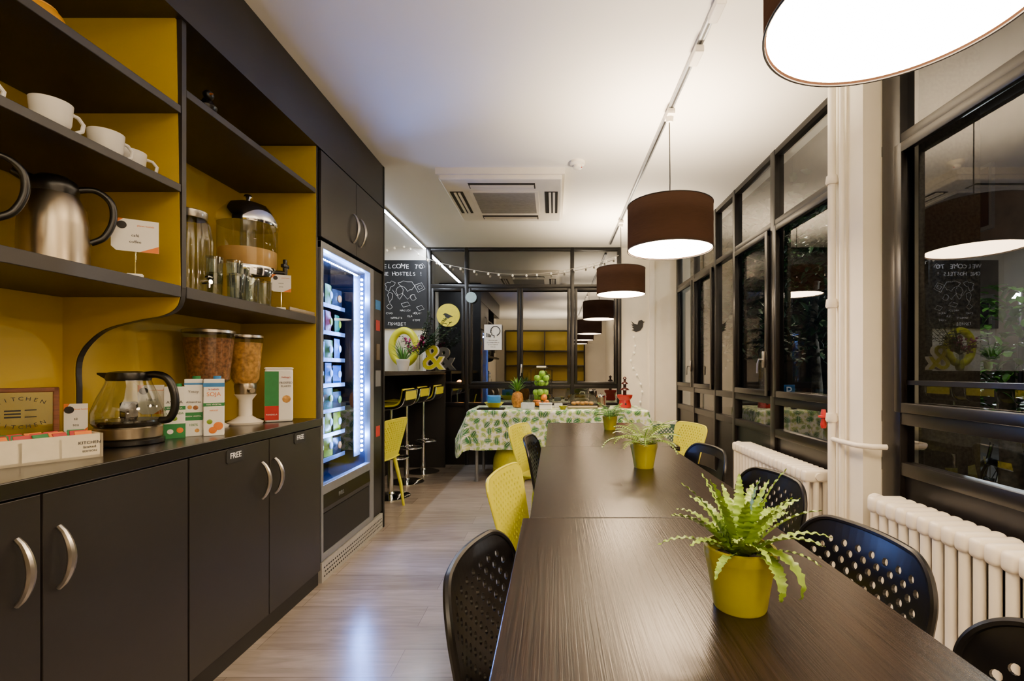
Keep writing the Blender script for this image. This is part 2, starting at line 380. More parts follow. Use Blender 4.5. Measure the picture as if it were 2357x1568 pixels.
MB().box(-1.766,-1.315,.74,2.715,.907,.95,.003).build('worktop','worktop')
wt=bpy.data.objects['worktop']; tag(wt,'long dark worktop running over the base cabinets','worktop')
for k,(y,z) in enumerate(((1.985,.868),(2.49,.872))):
    t=thing('door_tag',('small black tag reading FREE on the middle cabinet door','small black tag reading FREE on the cabinet door nearest the vending machine')[k],'sign',(-1.3245,y,z-.03))
    z0=.03
    pts=[(-.055,-.02+z0),(-.045,-.028+z0),(.045,-.028+z0),(.055,-.02+z0),(.055,.02+z0),(.045,.028+z0),(-.045,.028+z0),(-.055,.02+z0)]
    MB().prism(pts,0,.003,'yz').build('plate','ink',t)
    text('lettering','FREE',.034,'chalk',t,(.0035,0,z0),*FX)
up=thing('shelving_unit','tall charcoal shelving unit with mustard yellow back above the worktop','shelf unit',(-1.55,1.7,.95))
MB().box(XBK-.02,XBK,.74,2.71,.951,2.5).build('back_panel','mustard',up,world=True)
ctrl=[(-1.718,1.15),(-1.712,1.27),(-1.63,1.36),(-1.50,1.40),(-1.40,1.42),(-1.352,1.455),(XF,1.52)]
def catmull(c,n=6):
    out=[]
    for i in range(len(c)-1):
        p0=c[max(i-1,0)];p1=c[i];p2=c[i+1];p3=c[min(i+2,len(c)-1)]
        for k in range(n):
            t=k/n
            out.append(tuple(.5*((2*p1[j])+(-p0[j]+p2[j])*t+(2*p0[j]-5*p1[j]+4*p2[j]-p3[j])*t*t+(-p0[j]+3*p1[j]-3*p2[j]+p3[j])*t**3) for j in range(len(p1))))
    out.append(tuple(c[-1])); return out
cur=catmull(ctrl)
prof=[(XBK,.951),(-1.72,.951)]+cur+[(XF,2.49),(XBK,2.49)]
MB().prism(prof,1.722,1.742,'xz').build('divider','charcoal',up,world=True)
MB().prism([(XBK,.952),(-1.722,.952)]+[(a-.004,z_) for a,z_ in cur]+[(XF-.02,2.49),(XBK,2.49)],1.7185,1.7225,'xz').build('divider_lining','mustard',up,world=True)
MB().box(XBK,XF,2.695,2.71,.951,2.49).build('side_panel','charcoal',up,world=True)
MB().box(XBK,XF-.002,2.691,2.6955,.951,2.485).build('side_lining','mustard',up,world=True)
def shelf(y0,y1,z0,z1): MB().box(XBK,XF,y0,y1,z0,z1,.002).build('shelf','charcoal',up,world=True)
shelf(.74,1.718,1.483,1.525); shelf(.74,1.718,1.861,1.889); shelf(.74,1.718,2.144,2.172)
shelf(1.744,2.69,1.483,1.525); shelf(1.744,2.69,2.217,2.245)
MB().box(XBK,XF,.74,2.71,2.488,2.51).build('top_board','charcoal',up,world=True)
MB().box(-1.36,XF+.012,.74,3.717,2.485,H-.002).build('fascia','charcoal',up,world=True)
hs=thing('overhead_cabinet','charcoal two-door cabinet above the vending machine','cabinet',(-1.6,3.2,1.98))
MB().box(-2.08,-1.362,2.712,3.715,1.99,2.484).build('body','charcoal',hs,world=True)
for a,bq,hy in ((2.722,3.205,3.15),(3.211,3.71,3.265)):
    d=MB().box(-1.344,-1.325,a,bq,1.985,2.475,.0015).build('door','charcoal',hs,world=True)
    MB().tube([(-1.32+.035*math.sin(PI*k/12)**.7,hy,2.06+.19*k/12) for k in range(13)],.0085,8,rf=lambda q:.75+.45*math.sin(PI*q)).build('handle','nickel',d,True,world=True)
ep=MB().box(-2.08,-1.325,3.718,3.74,0,H-.002).build('end_panel','charcoal_dark'); tag(ep,'tall dark end panel on the far side of the vending machine','panel')
# ---------------------------------------------------------------- vending machine
V=thing('vending_machine','glass-fronted snack vending machine with blue-white lighting in the cabinet recess','vending machine',(-1.66,3.22,0))
def vb(name,m,*bx,bev=0,par=None):
    q=MB()
    for b_ in bx: q.box(*b_,bev)
    return q.build(name,m,par or V,world=True)
M['vinner']=mat('vending_inner','#18202e',.16)
vb('body','charcoal_dark',(-2.05,-1.37,2.73,2.76,.12,1.97),(-2.05,-1.37,3.55,3.705,.12,1.97),(-2.05,-1.37,2.73,3.705,1.93,1.97),(-2.05,-2.0,2.73,3.705,.12,1.97),(-2.05,-1.37,2.73,3.705,.12,.54))
vb('inner_wall','vinner',(-2.0,-1.38,3.54,3.55,.54,1.93),(-2.0,-1.99,2.76,3.54,.54,1.93),(-2.0,-1.38,2.76,3.55,.54,.55))
fr_=vb('door_frame','grey_metal',(-1.37,-1.33,2.735,2.76,.12,1.965),(-1.37,-1.33,3.46,3.53,.12,1.965),(-1.37,-1.331,2.735,3.53,1.925,1.966),(-1.37,-1.331,2.735,3.53,.5,.555),(-1.37,-1.331,2.735,3.53,.12,.16),bev=.003)
vb('door_glass','vglass',(-1.352,-1.3515,2.76,3.46,.555,1.925))
vb('lower_panel','charcoal_dark',(-1.37,-1.338,2.76,3.46,.16,.385))
fl=MB(); 
fl.prism([(-1.365,.39),(-1.338,.39),(-1.33,.42),(-1.338,.5),(-1.365,.5)],2.76,3.46,'xz'); fl=fl.build('delivery_flap','black_plastic',V,world=True)
text('lettering','PULL',.035,'grey_metal',fl,(-1.333,3.0,.455),*FX,world=True)
vb('control_panel','black_plastic',(-1.37,-1.334,3.533,3.705,.13,1.965),bev=.003)
vb('keypad','grey_metal',(-1.335,-1.33,3.57,3.67,1.1,1.22)); vb('coin_slot','steel',(-1.335,-1.329,3.59,3.65,1.3,1.42)); vb('sticker','red',(-1.335,-1.3325,3.58,3.66,1.52,1.60)); vb('sticker','red',(-1.335,-1.3325,3.58,3.66,.72,.80)); vb('display','blue',(-1.335,-1.332,3.57,3.67,1.68,1.75))
kp=vb('kick_plate','kick',(-1.35,-1.328,2.735,3.705,.0,.115))
q=MB()
for i in range(34):
    for j in range(3):
        y=2.76+i*.0275+(j%2)*.012
        q.box(-1.3285,-1.3275,y,y+.015,.025+j*.025,.034+j*.025)
q.build('vent_holes','charcoal_dark',kp,world=True)
led=MB()
for i in range(38): led.sphere((-1.40,3.480,.64+i*.0335),.0095,seg=8)
led.build('led_strip','vled',V,world=True)
MB().box(-1.44,-1.435,3.43,3.54,.6,1.92).build('led_backing','grey_metal',V,world=True)
led=MB()
for i in range(24): led.sphere((-1.42,2.8+i*.028,1.905),.005,seg=8)
led.build('top_led_strip','vled',V,world=True)
trays=[.64,.80,.96,1.13,1.30,1.48,1.66]
for z in trays:
    tr=vb('tray','vinner',(-1.98,-1.50,2.78,3.42,z-.012,z)); 
    lb=MB().box(-1.502,-1.496,2.78,3.42,z-.022,z+.004); lb.build('price_rail','grey_metal',tr,world=True)
    q=MB()
    for k in range(5):
        y=2.85+k*.13
        q.tube([(-1.90+ .36*i/40, y+.045*math.cos(i*.9), z+.055+.045*math.sin(i*.9)) for i in range(41)],.0025,5)
    q.build('spiral','chrome',tr,True,world=True)
cols=['green','ink','orange','leaf','ink','red','blue','yellow_plastic','paper','charcoal']
def snack(m,w,hh):
    q=MB(); n=6
    for sgn in (1,-1):
        g=[[q.bm.verts.new((sgn*.022*math.sin(PI*i/n)*math.sin(PI*min(max(j/n,.12),.88)),-w/2+w*i/n,hh*j/n)) for j in range(n+1)] for i in range(n+1)]
        for i in range(n):
            for j in range(n): q.bm.faces.new((g[i][j],g[i+1][j],g[i+1][j+1],g[i][j+1]))
    return q
protos={}
rs=random.Random(3)
for ti,z in enumerate(trays):
    for k in range(5):
        m=cols[rs.randrange(10)]; y=2.85+k*.13; hv=rs.choice([.11,.125,.14]); key=(m,hv)
        lab='packaged snack on a lit tray inside the vending machine'
        if key not in protos:
            t=thing('snack_packet',lab,'snack',(-1.53,y,z+.001),0,'snack packets in the vending machine')
            snack(m,.125,hv).build('packet',m,t,True)
            MB().sphere((.02,0,hv/2),.026,.25,1,1).build('printed_patch',{'paper':'red','red':'yellow_plastic','ink':'leaf','green':'yellow_plastic','charcoal':'orange'}.get(m,'paper'),t,True)
            protos[key]=t
        else: dup(protos[key],(-1.53,y,z+.001),rs.uniform(-.2,.2))
def plight(name,loc,e,col,r=.05):
    l=bpy.data.lights.new(name,'POINT'); l.energy=e; l.color=col; l.shadow_soft_size=r; o=bpy.data.objects.new(name,l); COL.objects.link(o); o.location=loc; return o
def alight(name,loc,rot,sx,sy,e,col,shape='RECTANGLE'):
    l=bpy.data.lights.new(name,'AREA'); l.shape=shape; l.size=sx; l.size_y=sy; l.energy=e; l.color=col; o=bpy.data.objects.new(name,l); COL.objects.link(o); o.location=loc; o.rotation_euler=rot; return o
for i in range(4): plight('vending_light',(-1.39,3.42,.75+i*.33),9,(.36,.56,1),.012)
plight('vending_light',(-1.40,2.95,1.88),4,(.5,.7,1),.012)
# ---------------------------------------------------------------- dining tables
TZ=.76
def dtable(label,x0,x1,y0,y1):
    t=thing('dining_table',label,'table',((x0+x1)/2,(y0+y1)/2,0))
    MB().box(x0,x1,y0,y1,TZ-.03,TZ,.0025).build('tabletop','table',t,world=True)
    for x in (x0+.05,x1-.05):
        for y in (y0+.06,y1-.06): MB().cyl((x,y,0),(x,y,TZ-.03),.022,.025).build('leg','black_frame',t,True,world=True)
    MB().box(x0+.06,x1-.06,y0+.06,y1-.06,TZ-.07,TZ-.03).build('apron','black_frame',t,world=True)
dtable('nearest dark wood table, carrying the large fern pot',-.097,.655,.06,1.490)
dtable('middle dark wood table of the long row, with a small palm pot',-.076,.70,1.496,2.886)
dtable('farthest dark wood table of the row, beside the buffet',-.052,.765,2.892,4.2)
# ---------------------------------------------------------------- chairs
def perf(mb,fm,nu,nv,hole,hr=.4,seg=12):
    bm=mb.bm; G=[[bm.verts.new(fm(i/nu,j/nv)) for j in range(nv+1)] for i in range(nu+1)]
    for i in range(nu):
        for j in range(nv):
            k=hole(i,j)
            if k==2: continue
            c=[G[i][j],G[i+1][j],G[i+1][j+1],G[i][j+1]]
            if not k: bm.faces.new(c); continue
            ring=[]
            for q in range(seg):
                a=-3*PI/4+2*PI*q/seg
                ring.append(bm.verts.new(fm((i+.5+hr*math.cos(a))/nu,(j+.5+hr*math.sin(a))/nv)))
            n=seg//4
            for s_ in range(4):
                rr=[ring[(s_*n+q)%seg] for q in range(n+1)]
                bm.faces.new([c[s_],c[(s_+1)%4]]+rr[::-1])
def rounded(x,z,W,hh,rc):
    # squeeze the two top corners of a rectangle of half-width W and height hh into round ones
    a=(abs(x)-(W-rc))/rc; b_=(z-(hh-rc))/rc
    if a>0 and b_>0:
        a2=a*math.sqrt(1-b_*b_/2); b2=b_*math.sqrt(1-a*a/2)
        x=math.copysign(W-rc+a2*rc,x); z=hh-rc+b2*rc
    return x,z
def chair(kind,label):
    t=thing('dining_chair',label,'chair')
    pm={'black':'black_plastic','slot':'black_plastic','yellow':'yellow_plastic','green':'green_plastic'}[kind]
    yel=kind in('yellow',); hh=.35; zb=.455; rc=.10 if not yel else .055
    def fm(u,v):
        s=2*u-1; W=.225
        x,z=rounded(s*W,v*hh,W,hh,rc)
        vv=z/hh; ss=x/W
        x*=(.93+.07*vv) if not yel else (.72+.25*vv)
        y=-.185-.085*vv+(.045 if not yel else .02)*ss*ss*(.4+.6*vv)
        return (x,y,zb+z-.010*ss*ss*vv)
    q=MB()
    if yel: perf(q,fm,24,18,lambda i,j:(1 if (i+j)%2==0 and 2<=i<22 and 3<=j<17 and not (j>14 and (i<4 or i>19)) else 0),.40,8)
    elif kind=='slot': perf(q,fm,20,16,lambda i,j:(2 if 5<=i<15 and 11<=j<14 else 0))
    else: perf(q,fm,20,16,lambda i,j:(1 if (i+j)%2==0 and 2<=i<18 and 3<=j<14 and not (j>12 and (i<3 or i>16)) else 0),.43,12)
    path=[fm(0,v/60) for v in range(61)]+[fm(u/80,1) for u in range(1,80)]+[fm(1,1-v/60) for v in range(61)]
    bk=q.build('backrest',pm,t,solid=.008,recalc=False)
    MB().tube(path,.0085 if not yel else .006,8).build('rim',pm,bk,True)
    def fs(u,v):
        s=2*u-1; y=-.19+.40*v; W=.215 if not yel else .19
        ins=0; dt=min(.40*(1-v),.4*v+.03); 
        if dt<.06: ins=.06-math.sqrt(max(0,.0036-(.06-dt)**2))
        return (s*(W-ins),y,.452+.012*s*s-.02*math.sin(PI*v)-.02*max(0,v-.8))
    q=MB(); perf(q,fs,12,12,lambda i,j:0); q.build('seat',pm,t,solid=.012,smooth=True)
    for sx in (-1,1):
        for sy in (-1,1):
            lm=pm if yel else 'grey_metal' if kind=='green' else 'black_frame'
            MB().tube([(sx*.16,sy*.15,.445),(sx*.185,sy*.19-.01,.2),(sx*.20,sy*.21-.01,0)],.016 if yel else .011,10,rf=lambda q:1.1-.4*q).build('leg',lm,t,True)
    return t
R_=math.radians
ck=chair('black','near black perforated plastic chair tucked in on the left side of the table')
ck.location=(.06,1.055,0); ck.rotation_euler=(0,0,R_(-100))
cy=chair('yellow','large yellow perforated chair on the left, second from the camera')
cy.location=(.035,1.95,0); cy.rotation_euler=(0,0,R_(-103))
dup(ck,(.09,2.95,0),R_(-96),'small black perforated chair on the left between two yellow chairs')
dup(cy,(-.03,3.60,0),R_(-108),'yellow perforated chair on the left nearest the buffet')
dup(ck,(.555,1.19,0),R_(98),'black perforated chair across the table from the near left black chair, by the radiator')
dup(ck,(.55,.62,0),R_(97),'black perforated chair cut off by the bottom right corner')
dup(ck,(.64,1.87,0),R_(99),'black perforated chair on the window side, third from the camera')
cs=chair('slot','black plastic chair with a slotted backrest on the window side'); cs.location=(.60,2.55,0); cs.rotation_euler=(0,0,R_(100))
dup(cy,(.84,3.68,0),R_(108),'yellow perforated chair on the window side of the far table')
dup(cy,(-1.61,4.16,0),R_(80),'yellow perforated chair standing beside the vending machine at the bar')
cg=chair('green','dark green plastic chair glimpsed behind the middle plants'); cg.location=(1.12,4.75,0); cg.rotation_euler=(0,0,R_(165)); cg.scale=(.8,.8,.82)
# ---------------------------------------------------------------- potted plants
def leafm(mb,base,az,L,w,el,droop,wav=0,seg=14,fq=20,roll=0,ser=.22):
    d=Vector((math.cos(az),math.sin(az),0)); sd=Vector((-math.sin(az),math.cos(az),0)); p=Vector(base); prev=None
    for i in range(seg+1):
        t=i/seg; a=el-droop*t*t
        if i: p=p+(d*math.cos(a)+Vector((0,0,1))*math.sin(a))*(L/seg)
        n=Vector((0,0,1))*math.cos(a)-d*math.sin(a)
        ww=w*(math.sin(PI*min(1,(t*.88+.1)))**.7)*(1-.25*t)
        if i==seg: ww=w*.03
        s1=sd*math.cos(roll)+n*math.sin(roll)
        l=p+s1*ww*(1+ser*math.sin(t*fq*1.7))+n*(.25*ww+wav*math.sin(t*fq)); r=p-s1*ww*(1+ser*math.sin(t*fq*1.7+2))+n*(.25*ww+wav*math.sin(t*fq+1.5))
        cur=[mb.bm.verts.new(l),mb.bm.verts.new(p),mb.bm.verts.new(r)]
        if prev:
            mb.bm.faces.new((prev[0],cur[0],cur[1],prev[1])); mb.bm.faces.new((prev[1],cur[1],cur[2],prev[2]))
        prev=cur
def pot(t,r,hh,rb,m='pot'):
    pr=[(rb*.96,0),(rb,.004),(rb+(r-rb)*.55,hh*.55),(r*.985,hh*.82),(r,hh*.84),(r,hh),(r-.006,hh+.001),(r-.008,hh*.86),(rb*.9,hh*.8)]
    MB().lathe(pr,40).build('pot',m,t,angle=50)
    MB().lathe([(r*.9,hh*.8),(r*.5,hh*.83),(.005,hh*.84)],24).build('soil','soil',t,True)
t=thing('potted_plant','large wavy-leaved fern in a lime pot on the nearest table','potted plant',(.363,.934,TZ))
pot(t,.067,.118,.050)
q=MB()
for k in range(34):
    az=k*2.399+.3; ring=k/34
    leafm(q,(.012*math.cos(az),.012*math.sin(az),.10),az,.135+.055*random.random(),.0115+.003*random.random(),1.42-1.0*ring+random.uniform(-.08,.08),.35+.75*ring,.0022,44,70,random.uniform(-.4,.4),.26)
leafm(q,(0.0,-.02,.11),R_(-62),.17,.015,.5,2.6,.002,36,60,0,.25)
leafm(q,(0.02,-.02,.11),R_(-85),.14,.014,.3,2.6,.002,36,60,0,.25)
q.build('foliage','leaf',t,True,recalc=False)
def palm(t,h0,n,L,m='leaf2'):
    q=MB()
    for k in range(n):
        az=k*2.399; el=1.35-.85*k/n; dr=1.0+.8*random.random(); LL=L*(.8+.3*random.random())
        d=Vector((math.cos(az),math.sin(az),0)); sd=Vector((-math.sin(az),math.cos(az),0)); p=Vector((0,0,h0)); N=16; pts=[p.copy()]
        for i in range(1,N+1):
            a=el-dr*(i/N)**1.5; p=p+(d*math.cos(a)+Vector((0,0,1))*math.sin(a))*(LL/N); pts.append(p.copy())
            if i>3:
                ll=.034*math.sin(PI*min(1,(i-2)/(N-1)))+.008
                for sg in (1,-1):
                    e=p+sd*sg*ll*.8+d*math.cos(a)*ll*.6-Vector((0,0,1))*.004; m1=p+sd*sg*ll*.4+d*(ll*.3)+d*.0055; m2=p+sd*sg*ll*.4+d*(ll*.3)-d*.0055
                    v=[q.bm.verts.new(x) for x in (p,m1,e,m2)]; q.bm.faces.new(v)
        q.tube(pts,.0018,4)
    q.build('foliage',m,t,recalc=False)
t=thing('potted_plant','small feathery palm in a lime pot on the middle table','potted plant',(.427,2.27,TZ)); pot(t,.064,.115,.046); palm(t,.10,22,.20,'leaf')
t=thing('potted_plant','small feathery palm in a lime pot on the farthest table','potted plant',(.436,3.72,TZ)); pot(t,.058,.105,.044); palm(t,.09,22,.17)
# ---------------------------------------------------------------- pendant lamps and track
tk=thing('ceiling_track','white lighting track along the ceiling above the tables','track',(.7,3.4,H-.03))
MB().box(.685,.715,-1.6,5.95,H-.024,H-.001,.002).build('rail','grey_metal',tk,world=True)
MB().box(.695,.705,-1.58,5.93,H-.0255,H-.0235).build('slot','charcoal_dark',tk,world=True)
for y in (2.35,2.05): MB().box(.678,.722,y-.06,y+.06,H-.06,H-.024,.006).build('connector','white_gloss',tk,world=True)
def lamp(label,y,zb):
    t=thing('pendant_lamp',label,'lamp',(.7,y,zb)); R=.252; hh=.272
    top=H-zb
    MB().box(-.022,.022,-.05,.05,top-.06,top-.026,.005).cyl((0,0,top-.09),(0,0,top-.055),.02,.024).build('adaptor','white_gloss',t,True)
    MB().tube([(0,0,hh-.02),(.002,0,hh+.15),(-.001,.002,top-.085)],.0035,8).build('cord','black_plastic',t,True)
    q=MB().lathe([(R,0),(R,hh)],72,cap=False); q.build('shade','shade',t,True,recalc=False)
    for z in (.002,hh-.002): MB().tube([(R*math.cos(a*PI/36),R*math.sin(a*PI/36),z) for a in range(72)],.003,6,closed=True).build('rim','charcoal_dark',t,True)
    MB().lathe([(R-.006,.008),(R-.006,.012)],64).build('diffuser','diffuser',t)
    q=MB()
    for a in range(3):
        g=a*2*PI/3; q.cyl((0,0,hh-.02),((R-.002)*math.cos(g),(R-.002)*math.sin(g),hh-.015),.002,seg=6)
    q.cyl((0,0,hh-.06),(0,0,hh-.01),.018); q.build('spider','white_gloss',t,True)
lamp('nearest brown drum pendant lamp, cut off by the top right of the photo',.97,1.945)
lamp('middle brown drum pendant lamp hanging in full view over the table',2.89,1.945)
lamp('farthest brown drum pendant lamp, nearest the back window',5.0,2.01)
lamp('brown drum pendant lamp added behind the viewpoint as fill, seen only as a reflection',-1.1,1.97)  # added out of view to light the room from behind
# ---------------------------------------------------------------- ceiling fittings
t=thing('air_conditioner','white square ceiling cassette air conditioner with louvres','air conditioner',(-.42,4.28,H))
x0,x1,y0,y1=-.93,.085,3.74,4.84; zc=H-.085
MB().box(x0,x1,y0,y1,H-.05,H).box(x0+.02,x1-.02,y0+.02,y1-.02,zc,H-.04,.012).build('panel','white_gloss',t,world=True)
xm=(x0+x1)/2; ym=(y0+y1)/2
MB().box(xm-.29,xm+.29,ym-.29,ym+.29,zc-.008,zc+.002,.003).build('grille_frame','white_gloss',t,world=True)
q=MB()
for k in range(26): q.box(xm-.26,xm+.26,ym-.26+k*.02,ym-.252+k*.02,zc-.013,zc-.007)
q.build('intake_grille','kick',t,world=True)
for dx,dy in ((0,-.40),(0,.40),(-.40,0),(.40,0)):
    a,b_=(.27,.055) if dy else (.055,.27)
    o_=MB().box(xm+dx-a,xm+dx+a,ym+dy-b_,ym+dy+b_,zc-.004,zc+.001).build('air_outlet','charcoal_dark',t,world=True)
    q=MB()
    for s_ in (-.022,.012):
        if dy: q.box(xm-a+.01,xm+a-.01,ym+dy+s_,ym+dy+s_+.02,zc-.012,zc-.003)
        else: q.box(xm+dx+s_,xm+dx+s_+.02,ym-b_+.01,ym+b_-.01,zc-.012,zc-.003)
    q.build('louvre','white_gloss',o_,world=True)
t=thing('smoke_detector','round white smoke detector on the ceiling','smoke detector',(.18,3.64,H))
MB().lathe([(.055,0),(.058,-.02),(.05,-.028),(.032,-.03),(.035,-.05),(.02,-.058),(.001,-.06)],28).build('housing','white_gloss',t,True)
MB().sphere((.03,-.02,-.05),.004).build('indicator','red',t)
t=thing('led_strip_light','cool white linear LED strip light on the ceiling over the bar','light',(-1.67,5,H))
MB().box(-1.69,-1.65,3.9,YB-.01,H-.015,H-.001).build('profile','grey_metal',t,world=True)
MB().box(-1.682,-1.658,3.91,YB-.02,H-.02,H-.014).build('diffuser','led',t,world=True)
# ---------------------------------------------------------------- radiators
def radiator(label,y0,y1):
    n=round((y1-y0)/.058); t=thing('radiator',label,'radiator',(1.48,(y0+y1)/2,0)); first=None
    for i in range(n):
        y=(i-(n-1)/2)*.058
        if first is None:
            q=MB()
            for xx in (-.055,0,.055):
                q.tube([(xx,0,.13),(xx,0,.2),(xx,0,.58),(xx,0,.63)],.017,10)
            for z in (.135,.625): q.box(-.08,.08,-.0255,.0255,z-.035,z+.035,.018,seg=3)
            first=q.build('section','white_gloss',t,True); first.location=(0,y,0)
        else:
            c=first.copy(); COL.objects.link(c); c.parent=t; c.location=(0,y,0)
    L=(y1-y0)/2
    MB().cyl((0,-L,.625),(0,L+.03,.625),.021).build('header_pipe','white_gloss',t,True); MB().cyl((0,-L,.135),(0,L+.03,.135),.021).build('header_pipe','white_gloss',t,True)
    for y in (-L+.05,L-.05): MB().box(-.06,.06,y-.012,y+.012,0,.11).build('foot','white_gloss',t)
    MB().cyl((0,L+.02,.625),(0,L+.055,.625),.03).cyl((0,L+.055,.625),(0,L+.075,.625),.02).build('valve','white_gloss',t,True)
radiator('long white column radiator behind the chairs, left of the pillar',2.66,3.78)
radiator('white column radiator nearest the camera, right of the pillar',1.05,2.15)
# ---------------------------------------------------------------- bar
t=thing('bar_table','tall dark bar table with end panel in the far left corner','bar table',(-1.75,5.2,0))
MB().box(-2.3,-1.37,3.76,6.05,1.175,1.215,.003).build('bar_top','worktop',t,world=True)
MB().box(-2.3,-1.37,6.0,6.04,0,1.175).build('end_panel','charcoal_dark',t,world=True)
MB().box(-2.3,-1.95,3.8,6.0,0,1.175).build('front_panel','charcoal_dark',t,world=True)
def stool():
    t=thing('bar_stool','','stool')
    MB().lathe([(.19,0),(.19,.008),(.16,.018),(.04,.035),(.03,.05)],36).build('base','chrome',t,True)
    MB().cyl((0,0,.04),(0,0,.45),.028).cyl((0,0,.45),(0,0,.86),.018).build('pole','chrome',t,True)
    q=MB(); q.tube([(.13*math.cos(a)+.04,.13*math.sin(a),.38) for a in [k*2*PI/24 for k in range(24)]],.009,8,closed=True).tube([(.03,0,.38),(.17,0,.38)],.009,8); q.build('footrest','chrome',t,True)
    prof=[(-.18,.875),(-.1,.868),(.05,.868),(.13,.885),(.17,.93),(.19,1.03)]; prof=catmull(prof,5)
    q=MB(); 
    G=[[q.bm.verts.new((a+.0,-.19+.38*j/8,z+.0)) for j in range(9)] for a,z in prof]
    for i in range(len(G)-1):
        for j in range(8): q.bm.faces.new((G[i][j],G[i+1][j],G[i+1][j+1],G[i][j+1]))
    q.build('seat_shell','black_plastic',t,True,solid=.02)
    q=MB(); G=[[q.bm.verts.new((a-.016,-.17+.34*j/8,z+.016)) for j in range(9)] for a,z in prof]
    for i in range(len(G)-1):
        for j in range(8): q.bm.faces.new((G[i][j],G[i+1][j],G[i+1][j+1],G[i][j+1]))
    q.build('cushion','yellow_plastic',t,True,solid=.018)
    MB().box(.196,.202,-.17,.17,.94,1.02,.004).build('back_pad','yellow_plastic',t)
    MB().tube([(a+.012,.195,z-.005) for a,z in prof],.009,6).tube([(a+.012,-.195,z-.005) for a,z in prof],.009,6).tube([(.202,-.195,1.03),(.202,.195,1.03)],.009,6).build('seat_frame','chrome',t,True)
    return t
s0=stool(); s0.location=(-1.58,4.62,0); s0['label']='yellow and black bar stool nearest the vending machine'
dup(s0,(-1.61,5.22,0),0,'middle yellow and black bar stool at the bar table')
dup(s0,(-1.57,5.74,0),0,'yellow and black bar stool farthest along, next to the bar end panel')
t=thing('chalkboard','black chalkboard with WELCOME TO HOSTELS and a doodled world map','chalkboard',(-1.95,YB-.02,1.76))
zt,zb2=Z(600,YB),Z(757,YB)
MB().box(-2.5,X(984,YB),YB-.03,YB-.002,zb2,zt).build('board','chalkboard',t,world=True)
yb=YB-.032
rc_=random.Random(11)
def ct(s_,px,py,size,sp=.74):
    # hand-drawn look: one letter at a time, each a little tilted, raised and resized
    n=len(s_); x0=X(px,YB)-(n-1)/2*size*sp
    for i,ch in enumerate(s_):
        if ch==' ': continue
        a=rc_.uniform(-.16,.16); k=rc_.uniform(.88,1.12)
        text('lettering',ch,size*k,'chalk',t,(x0+i*size*sp,yb,Z(py,YB)+rc_.uniform(-.06,.06)*size),(math.cos(a),0,math.sin(a)),(-math.sin(a),0,math.cos(a)),world=True,bold=-.0003)
ct('WELCOME TO',924,615,.078); ct('ONE HOSTELS !',924,632,.066,.66)
ct('ПРИВЕТ',916,747,.058,.7); ct('HALLO!',935,716,.036,.66); ct('CIAO',898,722,.034,.62); ct('NAMASTE',915,733,.032,.66); ct('HOLA!',962,722,.036,.64); ct("G'DAY",960,738,.032,.6); ct('OLA',945,729,.032,.66)
def doodle(pts,closed=True):
    q=[(X(a,YB),yb,Z(b,YB)) for a,b in pts]
    if closed: q.append(q[0])
    return q
D=MB()
for pl in ([(888,655),(894,651),(900,652),(903,648),(912,652),(909,658),(906,660),(902,661),(900,664),(899,669),(896,672),(892,669),(890,668),(891,661)],[(897,674),(902,675),(906,678),(905,684),(904,690),(901,693),(899,698),(897,692),(896,686),(894,680)],[(916,664),(921,661),(926,660),(928,665),(930,668),(929,674),(928,680),(925,685),(922,690),(918,686),(917,680),(915,676),(913,672)],[(918,652),(924,651),(930,648),(940,650),(950,650),(953,655),(958,660),(953,663),(950,668),(945,668),(940,672),(936,666),(932,662),(926,660),(922,658)],[(946,682),(951,679),(956,680),(957,684),(960,688),(955,692),(950,692),(947,688)],[(955,658),(972,652),(980,666),(964,674)],[(962,661),(970,657),(974,664),(966,668)],[(892,706),(896,702),(900,700),(903,704),(905,708),(901,712),(898,712),(894,710)],[(960,708),(972,704),(978,712),(966,716)],[(925,700),(940,696),(946,704),(930,708)],[(966,612),(974,608),(980,616),(972,620)]):
    D.tube(doodle(pl),.0018,4)
D.tube(doodle([(905,668),(915,682),(928,676),(940,690),(952,678)],False),.0014,4)
D.build('map_drawing','chalk',t,world=True)
t=thing('potted_grass','small grassy plant in a white pot on the bar','potted plant',(X(928,5.4),5.4,1.215)); pot(t,.075,.13,.055,'ceramic')
q=MB()
for k in range(60):
    az=random.uniform(0,6.28); leafm(q,(.02*math.cos(az),.02*math.sin(az),.11),az,random.uniform(.15,.28),.006,random.uniform(.8,1.5),random.uniform(.3,1.2),0,8)
q.build('foliage','leaf2',t,recalc=False)
t=thing('flower_vase','glass vase of dark leaves and magenta flowers on the bar','vase',(X(966,5.7),5.7,1.215))
MB().lathe([(.035,0),(.045,.06),(.03,.16),(.04,.2)],20).build('vase','glass',t,True)
q=MB(); fl=MB()
for k in range(34):
    az=random.uniform(-1.0,1.0) if k%3 else random.uniform(0,6.28); el=random.uniform(.45,1.4); L=random.uniform(.25,.58) if k%3 else random.uniform(.2,.35); d=Vector((math.cos(az)*math.cos(el),math.sin(az)*math.cos(el)*.5,math.sin(el)))
    q.tube([(0,0,.02),(0,0,.19),Vector((0,0,.19))+d*L],.003,4)
    for j in range(6): leafm(q,Vector((0,0,.19))+d*L*(.35+.12*j),az+(-1)**j*1.0,.075,.017,.3,.8,0,5)
    if k%3==0:
        for j in range(7): fl.sphere(Vector((0,0,.19))+d*L*random.uniform(.5,.8)+Vector([random.uniform(-.03,.03) for _ in range(3)]),.013,seg=8)
q.build('stems','leaf3',t,recalc=False); fl.build('blossoms','magenta',t,True)
t=thing('ampersand_sign','yellow and white standing ampersand letter on the bar','decoration',(X(997,5.88),5.88,1.215))
